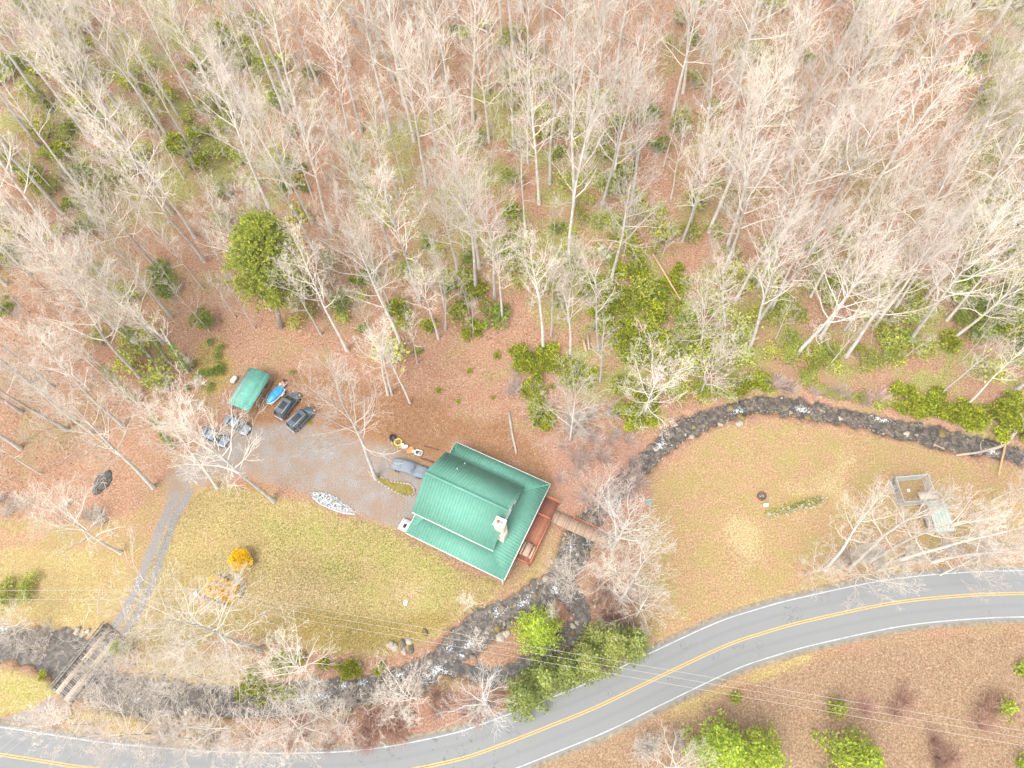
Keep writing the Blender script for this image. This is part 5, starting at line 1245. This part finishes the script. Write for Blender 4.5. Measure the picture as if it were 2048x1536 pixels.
# leafless brush
BRM = [brush_mesh(300+i, 1.7, 1.6, 60, .014, 6) for i in range(3)]
BRD = []
for key in ('brush', 'twig', 'twig_pink'):
    for i, b in enumerate(BRM):
        o = b.obj('brush_shrub', M[key]); BRD.append((key, o.data)); bpy.data.objects.remove(o)
BR = [([(1100,900),(1180,860),(1280,880),(1290,960),(1240,1030),(1160,1010),(1110,960)], 26, 'twig_pink', 'pinkish leafless brush between the house and the upstream bend', 'pinkish brush above the deck'),
      ([(1170,1180),(1280,1170),(1300,1260),(1240,1280),(1180,1240)], 16, 'brush', 'reddish leafless brush east of the stream below the footbridge', 'reddish brush below the footbridge'),
      ([(700,1420),(900,1380),(1000,1370),(1030,1400),(940,1450),(760,1480),(560,1495),(440,1480),(620,1430)], 34, 'brush', 'reddish leafless brush between stream and road', 'reddish brush between stream and road'),
      ([(230,1440),(420,1460),(540,1500),(400,1500),(260,1470)], 10, 'twig', 'grey leafless brush on the road bank beneath the sycamore', 'grey brush on the road bank'),
      ([(1120,830),(1220,790),(1300,830),(1270,870),(1140,880)], 12, 'twig', 'grey leafless brush on the bank below the rhododendron thicket', 'grey brush below the thicket'),
      ([(1340,880),(1480,825),(1560,835),(1700,860),(1830,880),(1830,892),(1680,872),(1480,850),(1350,900)], 0, 'twig', 'x', 'x'),
      ([(1540,760),(1700,780),(1790,800),(1790,812),(1650,798),(1540,785)], 12, 'twig_pink', 'pinkish leafless brush on the far bank of the upstream bend', 'pinkish brush on the far bank'),
      ([(640,1400),(900,1330),(930,1345),(760,1420),(640,1425)], 8, 'twig', 'grey leafless brush hanging over the rapids below the lawn', 'grey brush over the rapids'),
      ([(20,1240),(110,1230),(130,1290),(60,1310),(0,1290)], 9, 'twig', 'grey leafless brush over the stream left of the timber bridge', 'grey brush left of the timber bridge'),
      ([(1010,720),(1070,760),(1080,800),(1020,790)], 5, 'twig_pink', 'pale leafless bush at the edge of the leafy bank', 'pale bushes on the leafy bank'),
      ([(1280,1480),(1360,1480),(1350,1530),(1270,1530)], 5, 'twig', 'grey leafless bush at the bottom edge below the road', 'grey bushes at the bottom edge'),
      ([(1700,1400),(2040,1380),(2040,1530),(1780,1530)], 12, 'brush', 'brown leafless brush on the slope in the lower right', 'brown brush in the lower right'),
      ([(0,1000),(200,1000),(220,1060),(60,1080),(0,1070)], 8, 'twig', 'grey leafless brush at the edge of the left field', 'grey brush at the left field'),
      ([(300,760),(400,720),(400,830),(300,850)], 9, 'twig', 'grey leafless brush left of the low green thicket', 'grey brush left of the thicket'),
      ([(1560,1120),(1700,1090),(1900,1080),(2040,1090),(2040,1130),(1700,1150)], 16, 'twig', 'grey leafless brush between the meadow and the road bend', 'grey brush at the road bend')]
for poly, cnt, key, lab, grp in BR:
    P = [tuple(at(*q))[:2] for q in poly]; x0_, x1_ = min(p[0] for p in P), max(p[0] for p in P); y0_, y1_ = min(p[1] for p in P), max(p[1] for p in P); k = 0; tr_ = 0
    ds_ = [d for kk, d in BRD if kk == key]
    while k < cnt and tr_ < 2000:
        tr_ += 1; x, y = rnd.uniform(x0_, x1_), rnd.uniform(y0_, y1_)
        if poly_sd(np.array([x]), np.array([y]), P)[0] < 0: continue
        k += 1; o = mesh_obj('brush_shrub', None, None, None, data=rnd.choice(ds_)); s_ = rnd.uniform(.6, 1.15); o.scale = (s_, s_, s_*rnd.uniform(.7, 1.1)); o.location = (x, y, gz(x, y)-.05); o.rotation_euler.z = rnd.uniform(0, 6.28); tag(o, lab, 'brush', grp)
# ivy on trunks at left
for i, (a, b_) in enumerate((((312,728),(238,640)),((275,805),(205,735)),((340,640+90),(330,680)),((375,745),(345,690)),((345,895),(315,835)))):
    p = at(*a); hh = 9; t = thing('ivy_clad_trunk', ['leaning trunk wrapped in green ivy, highest of the ivied trunks left of the shed', 'ivied trunk with thick yellow green ivy left of the shed, below the highest', 'short ivied trunk right of the highest one', 'thin ivied trunk nearest the low green thicket', 'ivied trunk nearest the parked cars'][i], 'tree', p)
    tx_, ty_ = G(*b_, hh+p.z); lx, ly = tx_-p.x, ty_-p.y; ll = math.hypot(lx, ly); f_ = min(1, 1.6/max(ll, .01)); top_ = Vector((lx*f_, ly*f_, hh))
    MB().tube([(0,0,-.3), top_*.5, top_*1.5], [.25,.2,.08], 7).obj('trunk', M['bark'], t)
    bl = [tuple(top_*q)+(rnd.uniform(.45,.7),) for q in np.linspace(.08, 1, 11)]; V_, F_ = spray_mesh(bl, 90, .24, 70+i, flat=1.0); mesh_obj('ivy', V_, F_, M['ivy'], t)
    tr, cw = grow_tree(500+i, H=9, cr=2.6, start=.15, nprim=12, levels=3, spread=.9); cw.obj('crown', M['twig'], t).location = top_*.95

# ------------------------------------------------------------------ boulders
def boulder(a, s_, key, lab, grp=None, dz=0):
    p = at(*a); o = mesh_obj('boulder', None, None, None, data=ROCKM[key, rnd.randrange(5)]); o.scale = (s_, s_*rnd.uniform(.8, 1.1), s_*rnd.uniform(.8, 1.1)); o.location = (p.x, p.y, max(p.z, -.75)+dz+.1*s_); o.rotation_euler = (rnd.uniform(-.3,.3), rnd.uniform(-.3,.3), rnd.uniform(0,6.28)); tag(o, lab, 'boulder', grp)
for a, s_, key, lab in [((155,1262),.55,'rock_pale','pale round boulder beside the upper end of the timber bridge'),((168,1268),.55,'rock_pale','pale boulder nearest the upper bridge end'),((176,1262),.5,'rock_pale','small pale boulder touching the bridge rail'),((192,1410),.6,'rock','boulder on the bank right of the lower bridge end'),
    ((820,1432),.75,'rock','flat grey boulder in the brush between stream and road'),((862,1325),.6,'rock_pale','tan boulder above the whitewater in the stream'),((700,1421),.7,'rock_moss','yellow mossy boulder at the lower stream edge'),((738,1408),.55,'rock_moss','yellow mossy boulder right of the larger one'),((637,1422),.6,'rock_moss','mossy boulder below the star shaped tree'),
    ((1003,1218),.75,'rock','large dark boulder in the stream below the house corner'),((1070,1192),.45,'rock_moss','small mossy boulder mid stream'),((1090,1158),.6,'rock_pale','tan boulder below the deck'),((1011,1268),.75,'rock_pale','grey slab on the stream island, right one'),((1000,1274),.7,'rock_pale','grey slab on the stream island, left one'),((995,1258),.6,'rock_moss','mossy boulder at the tip of the stream island'),
    ((1021,1248),.6,'rock','boulder on the stream island under the hemlock'),((1145,1253),.55,'rock_pale','tan boulder in the side channel'),((1154,1247),.4,'rock_pale','small tan boulder in the side channel'),((1146,1266),.6,'rock_moss','mossy boulder in the side channel'),
    ((1383,874),.6,'rock_pale','pale boulder on the meadow bank at the inner bend'),((1478,848),.6,'rock_pale','pale boulder on the meadow bank right of the inner bend'),((1440,850),.5,'rock_pale','long pale boulder on the meadow bank'),((1482,835),.6,'rock_moss','mossy boulder at the upstream rapid'),((1460,820),.5,'rock_moss','brown boulder in the upstream rapid'),
    ((1613,838),.6,'rock_moss','orange brown boulder at the meadow side of the stream'),((1880,870),.8,'rock_moss','large tan boulder in the stream near the fallen log'),((1810,870),.5,'rock_pale','pale stone in the stream above the dog pen'),
    ((780,1290),.6,'rock_pale','leftmost boulder of the heap on the lawn bank'),((790,1296),.7,'rock_pale','boulder in the heap on the lawn bank'),((805,1288),.6,'rock','darker boulder in the heap on the lawn bank'),((818,1283),.6,'rock_pale','boulder right in the heap on the lawn bank'),((822,1300),.6,'rock','lower boulder in the heap on the lawn bank'),((850,1265),.5,'rock_moss','mossy boulder on the lawn edge under the wires'),((808,1303),.6,'rock_pale','bottom boulder in the heap on the lawn bank'),
    ((1320,870),.5,'rock','dark boulder at the inner stream bend'),((715,1330),.8,'rock_pale','pale boulder on the sandy bank below the lawn'),((712,1345),.6,'rock','brown boulder on the sandy bank below the lawn')]:
    boulder(a, s_, key, lab)
reach = [('below the sycamore', 5, 12), ('by the low rapids', 12, 16), ('below the house', 16, 20), ('beside the footbridge', 20, 25), ('along the meadow', 25, 31)]
nb_ = 0
for nm_, i0, i1 in reach:
    for _ in range(44):
        i = rnd.randrange(i0, i1); t = rnd.random(); a = np.array(STREAM[i]); b_ = np.array(STREAM[i+1]); q = a+(b_-a)*t; d = (b_-a)[:2]; d /= np.linalg.norm(d)
        o_ = rnd.choice([-1, 1])*q[2]*rnd.choice([rnd.uniform(.2, .9), rnd.uniform(.95, 1.35)]); x, y = q[0]-d[1]*o_, q[1]+d[0]*o_; z = gz(x, y); s_ = rnd.uniform(.16, .42); key = rnd.choice(['rock', 'rock', 'rock_moss', 'rock_pale'])
        o = mesh_obj('boulder', None, None, None, data=ROCKM[key, rnd.randrange(5)]); o.scale = (s_, s_*rnd.uniform(.7,1.1), s_*rnd.uniform(.6,1)); o.location = (x, y, max(z, -.78)+.08); o.rotation_euler.z = rnd.uniform(0, 6.28)
        cn = {'rock': 'brown grey', 'rock_moss': 'mossy', 'rock_pale': 'pale'}[key]; tag(o, f'small {cn} boulder in the stream {nm_}', 'boulder', f'small {cn} boulders in the stream {nm_}')
# pebbles on both banks
def scatter_rocks(n_, lo_, hi_, m, name, label, seed):
    r = np.random.default_rng(seed); V0_, F0_ = ico(1); vs, fs = [], []; k = 0
    for _ in range(n_):
        ln = STREAM if r.random() < .85 else SIDE; i = r.integers(5 if ln is STREAM else 0, len(ln)-2); t = r.random(); a = np.array(ln[i]); b_ = np.array(ln[i+1]); q = a+(b_-a)*t; d = (b_-a)[:2]; d /= np.linalg.norm(d)
        o_ = r.choice([-1, 1])*(q[2]*r.uniform(.3, 1.1)+abs(r.normal())*.4); vs.append((q[0]-d[1]*o_, q[1]+d[0]*o_, r.uniform(lo_, hi_)))
    A = np.array(vs); Z = np.maximum(hgt(A[:, 0], A[:, 1]), -.70); out = []
    for (x, y, s_), z in zip(A, Z):
        V_ = V0_*(1+r.uniform(-.25, .25, (len(V0_), 1)))*s_*np.array([1, r.uniform(.6, 1), .6]); out.append(V_+np.array([x, y, z+.03])); fs.append(F0_+k); k += len(V0_)
    o = mesh_obj(name, np.concatenate(out), np.concatenate(fs), m); tag(o, label, 'stones', kind='stuff')
scatter_rocks(1500, .06, .20, mat('pebble', (.13,.10,.08), .85, color2=(.30,.24,.18), scale=.7, island=.5), 'bank_stones', 'small brown stones scattered along the stream banks', 11)
scatter_rocks(500, .05, .13, mat('pebble_pale', (.42,.34,.24), .85, color2=(.60,.52,.42), scale=.7, island=.3), 'pale_bank_stones', 'small pale stones scattered along the stream banks', 12)
rg = thing('rock_garden', 'strip of mossy ground with small stones right of the fire ring', 'rock garden', at(1600, 1010))
b = MB(); bb = at(1600, 1010)
for _ in range(110):
    t = nrg.random(); px_ = 1535+120*t; py_ = 1030-32*t+nrg.normal()*5; x, y = G(px_, py_); s_ = nrg.uniform(.07, .17); b.box((x-bb.x, y-bb.y, .05), (s_*2, s_*1.6, s_*1.3), rz=nrg.uniform(0, 3), taper=.7)
o = b.obj('stones', M['rock_pale'], rg); o['kind'] = 'stuff'
V_, F_ = spray_mesh([(*(np.array(G(1535+120*t, 1028-32*t))-np.array([bb.x, bb.y])), .0, .7) for t in np.linspace(0, .85, 11)], 80, .16, 8, flat=.1); mesh_obj('moss', V_, F_, M['grassy'], rg)

# ------------------------------------------------------------------ logs
def log(pts, r0, r1, m, lab, dz=.15, name='fallen_log', br_=0):
    P = [at(*q)+Vector((0,0,dz)) for q in pts]; c0 = P[0].copy(); t = thing(name, lab, 'log', c0); n_ = len(P)
    b = MB(); b.tube([p-c0 for p in P], [r0+(r1-r0)*i/(n_-1) for i in range(n_)], 9); b.obj('trunk', m, t, smooth=True)
    for k in range(br_):
        q = P[0].lerp(P[-1], rnd.uniform(.3, .95))-c0; d = Vector((rnd.uniform(-1,1), rnd.uniform(-1,1), rnd.uniform(.1,.8))).normalized(); MB().tube([q, q+d*.8, q+d*1.7+Vector((rnd.uniform(-.5,.5),rnd.uniform(-.5,.5),0))], [.07,.05,.02], 5).obj('branch_stub', m, t)
log([(1909,913),(1950,908),(1990,898),(2008,890)], .14, .28, M['log'], 'long grey log lying over the stream right of the dog pen', .5, br_=4)
log([(2008,890),(2030,862),(2052,838)], .28, .22, M['log'], 'broken grey log reaching the right edge above the stream', .6, br_=3)
log([(1990,955),(2000,910),(2010,862),(2022,840)], .12, .18, M['log_tan'], 'tan split trunk crossing the grey log at the right edge', .9)
log([(1842,875),(1888,900)], .09, .07, M['log_tan'], 'thin straight tan log on the meadow bank above the dog pen', .15)
log([(1018,825),(1024,868),(1033,908)], .22, .15, M['log'], 'rotting log lying down the bank above the house', .15, br_=4)
log([(1303,520),(1330,565),(1358,612)], .18, .10, M['log_tan'], 'tan dead trunk lying in the big rhododendron thicket', 1.6)
log([(1166,680),(1172,705)], .22, .18, M['log_tan'], 'short reddish stump log left of the big thicket', .3)
log([(1175,670),(1178,702)], .16, .12, M['log'], 'short grey log next to the reddish stump log', .3)
log([(1588,475),(1592,520)], .22, .26, M['log_tan'], 'bright split stump in the wood beyond the stream', .4)
log([(1452,858),(1462,848)], .08, .08, M['log'], 'short pale stick on the meadow bank', .1)
log([(1210,60),(1290,98)], .15, .1, M['log'], 'grey fallen trunk on the upper slope', .2)
log([(1515,560),(1560,470),(1600,420)], .2, .12, M['log'], 'grey dead trunk lying up the slope beyond the stream bend', .4, br_=5)

# ------------------------------------------------------------------ loose leaves and grass tufts as real geometry
def flakes(n_, poly_px, size, m, name, label, cat, seed, tall=.03, masks=None, aspect=.7):
    r = np.random.default_rng(seed); P = [G(*q) for q in poly_px] if poly_px and not isinstance(poly_px[0][0], float) else poly_px
    x0_, x1_ = min(p[0] for p in P), max(p[0] for p in P); y0_, y1_ = min(p[1] for p in P), max(p[1] for p in P)
    X = r.uniform(x0_, x1_, n_*4); Y = r.uniform(y0_, y1_, n_*4); k = poly_sd(X, Y, P) > 0
    dens = .5+.5*sines(X, Y, .8, seed)+.3*sines(X, Y, .25, seed+1); k &= r.random(len(X)) < np.clip(dens, .12, 1); X, Y = X[k][:n_], Y[k][:n_]
    ds, hw_ = seg_dist(X, Y, STREAM); rd, _ = seg_dist(X, Y, ROADC); k = (ds > hw_+.4) & (rd > 4.0); X, Y = X[k], Y[k]; Z = hgt(X, Y); n2 = len(X)
    a = r.uniform(0, 6.28, n2); s_ = size*r.uniform(.6, 1.4, n2); t1 = r.uniform(-.5, .5, n2); u = np.stack([np.cos(a), np.sin(a), t1], 1)*s_[:, None]; v_ = np.stack([-np.sin(a), np.cos(a), r.uniform(-.5, .5, n2)], 1)*(s_*aspect)[:, None]
    C_ = np.stack([X, Y, Z+tall+r.uniform(0, .04, n2)], 1); V_ = np.stack([C_-u, C_-v_, C_+u, C_+v_], 1).reshape(-1, 3); F_ = np.arange(n2*4).reshape(-1, 4)
    o = mesh_obj(name, V_, F_, m); tag(o, label, cat, kind='stuff')
ML = mat('dry_leaf', (.24,.11,.065), .8, color2=(.40,.24,.16), scale=.3, island=.55); MLd = mat('dark_leaf', (.09,.04,.025), .9, color2=(.16,.075,.045), scale=.3, island=.4)
MG = mat('straw_blade', (.26,.20,.07), .9, color2=(.42,.34,.16), scale=.3, island=.4); MGg = mat('green_blade', (.12,.13,.025), .9, color2=(.20,.19,.05), scale=.3, island=.35)
flakes(70000, [tuple(map(float, p)) for p in FW[:-2]]+[(112.,128.),(-112.,128.)], .085, ML, 'leaf_litter', 'dry rust coloured leaves covering the forest floor', 'leaves', 31)
flakes(26000, [tuple(map(float, p)) for p in FW[:-2]]+[(112.,128.),(-112.,128.)], .10, MLd, 'dark_leaf_litter', 'darker damp leaves on the forest floor', 'leaves', 32)
flakes(9000, [(640,740),(900,690),(1020,760),(1100,880),(1100,950),(900,880),(780,880),(640,850)], .075, ML, 'bank_leaf_litter', 'dry leaves on the bare bank above the house', 'leaves', 33)
for i, pg in enumerate(LAWN[:1]+MEADOW[:1]): flakes(15000, pg, .075, MG if i else MGg, 'lawn_tufts' if i == 0 else 'meadow_tufts', 'short green tufts in the lawn' if i == 0 else 'short straw tufts in the right meadow', 'grass', 40+i, aspect=.4)
flakes(9000, LAWN[0], .07, MG, 'straw_tufts', 'dry straw coloured blades in the lawn', 'grass', 45, aspect=.35)
flakes(14000, [(1040,1535),(1250,1450),(1450,1385),(1700,1300),(2080,1260),(2080,1560)], .09, ML, 'slope_litter', 'brown dead growth on the slope below the road', 'leaves', 46, aspect=.3)
flakes(9000, [(700,1420),(900,1385),(1030,1370),(1060,1400),(940,1450),(760,1485),(300,1500),(150,1440),(400,1440)], .08, ML, 'roadside_litter', 'dead leaves between stream and road', 'leaves', 47, aspect=.4)


# ------------------------------------------------------------------ thin air between the high camera and the far slope
hz = bpy.data.materials.new('haze'); hz.use_nodes = True; n = hz.node_tree.nodes; l = hz.node_tree.links
n.remove(n['Principled BSDF']); pv_ = n.new('ShaderNodeVolumePrincipled'); pv_.inputs['Color'].default_value = (.97, .97, .98, 1); pv_.inputs['Density'].default_value = .00018
l.new(pv_.outputs[0], n['Material Output'].inputs['Volume'])
ZT = float(max(CH, GZ.max())) + 3; XE = 3600
o = MB().box((0, 0, (ZT-20)/2), (2*XE, 2*XE, ZT+20)).obj('haze', hz); o['kind'] = 'stuff'; o['label'] = 'thin pale haze'
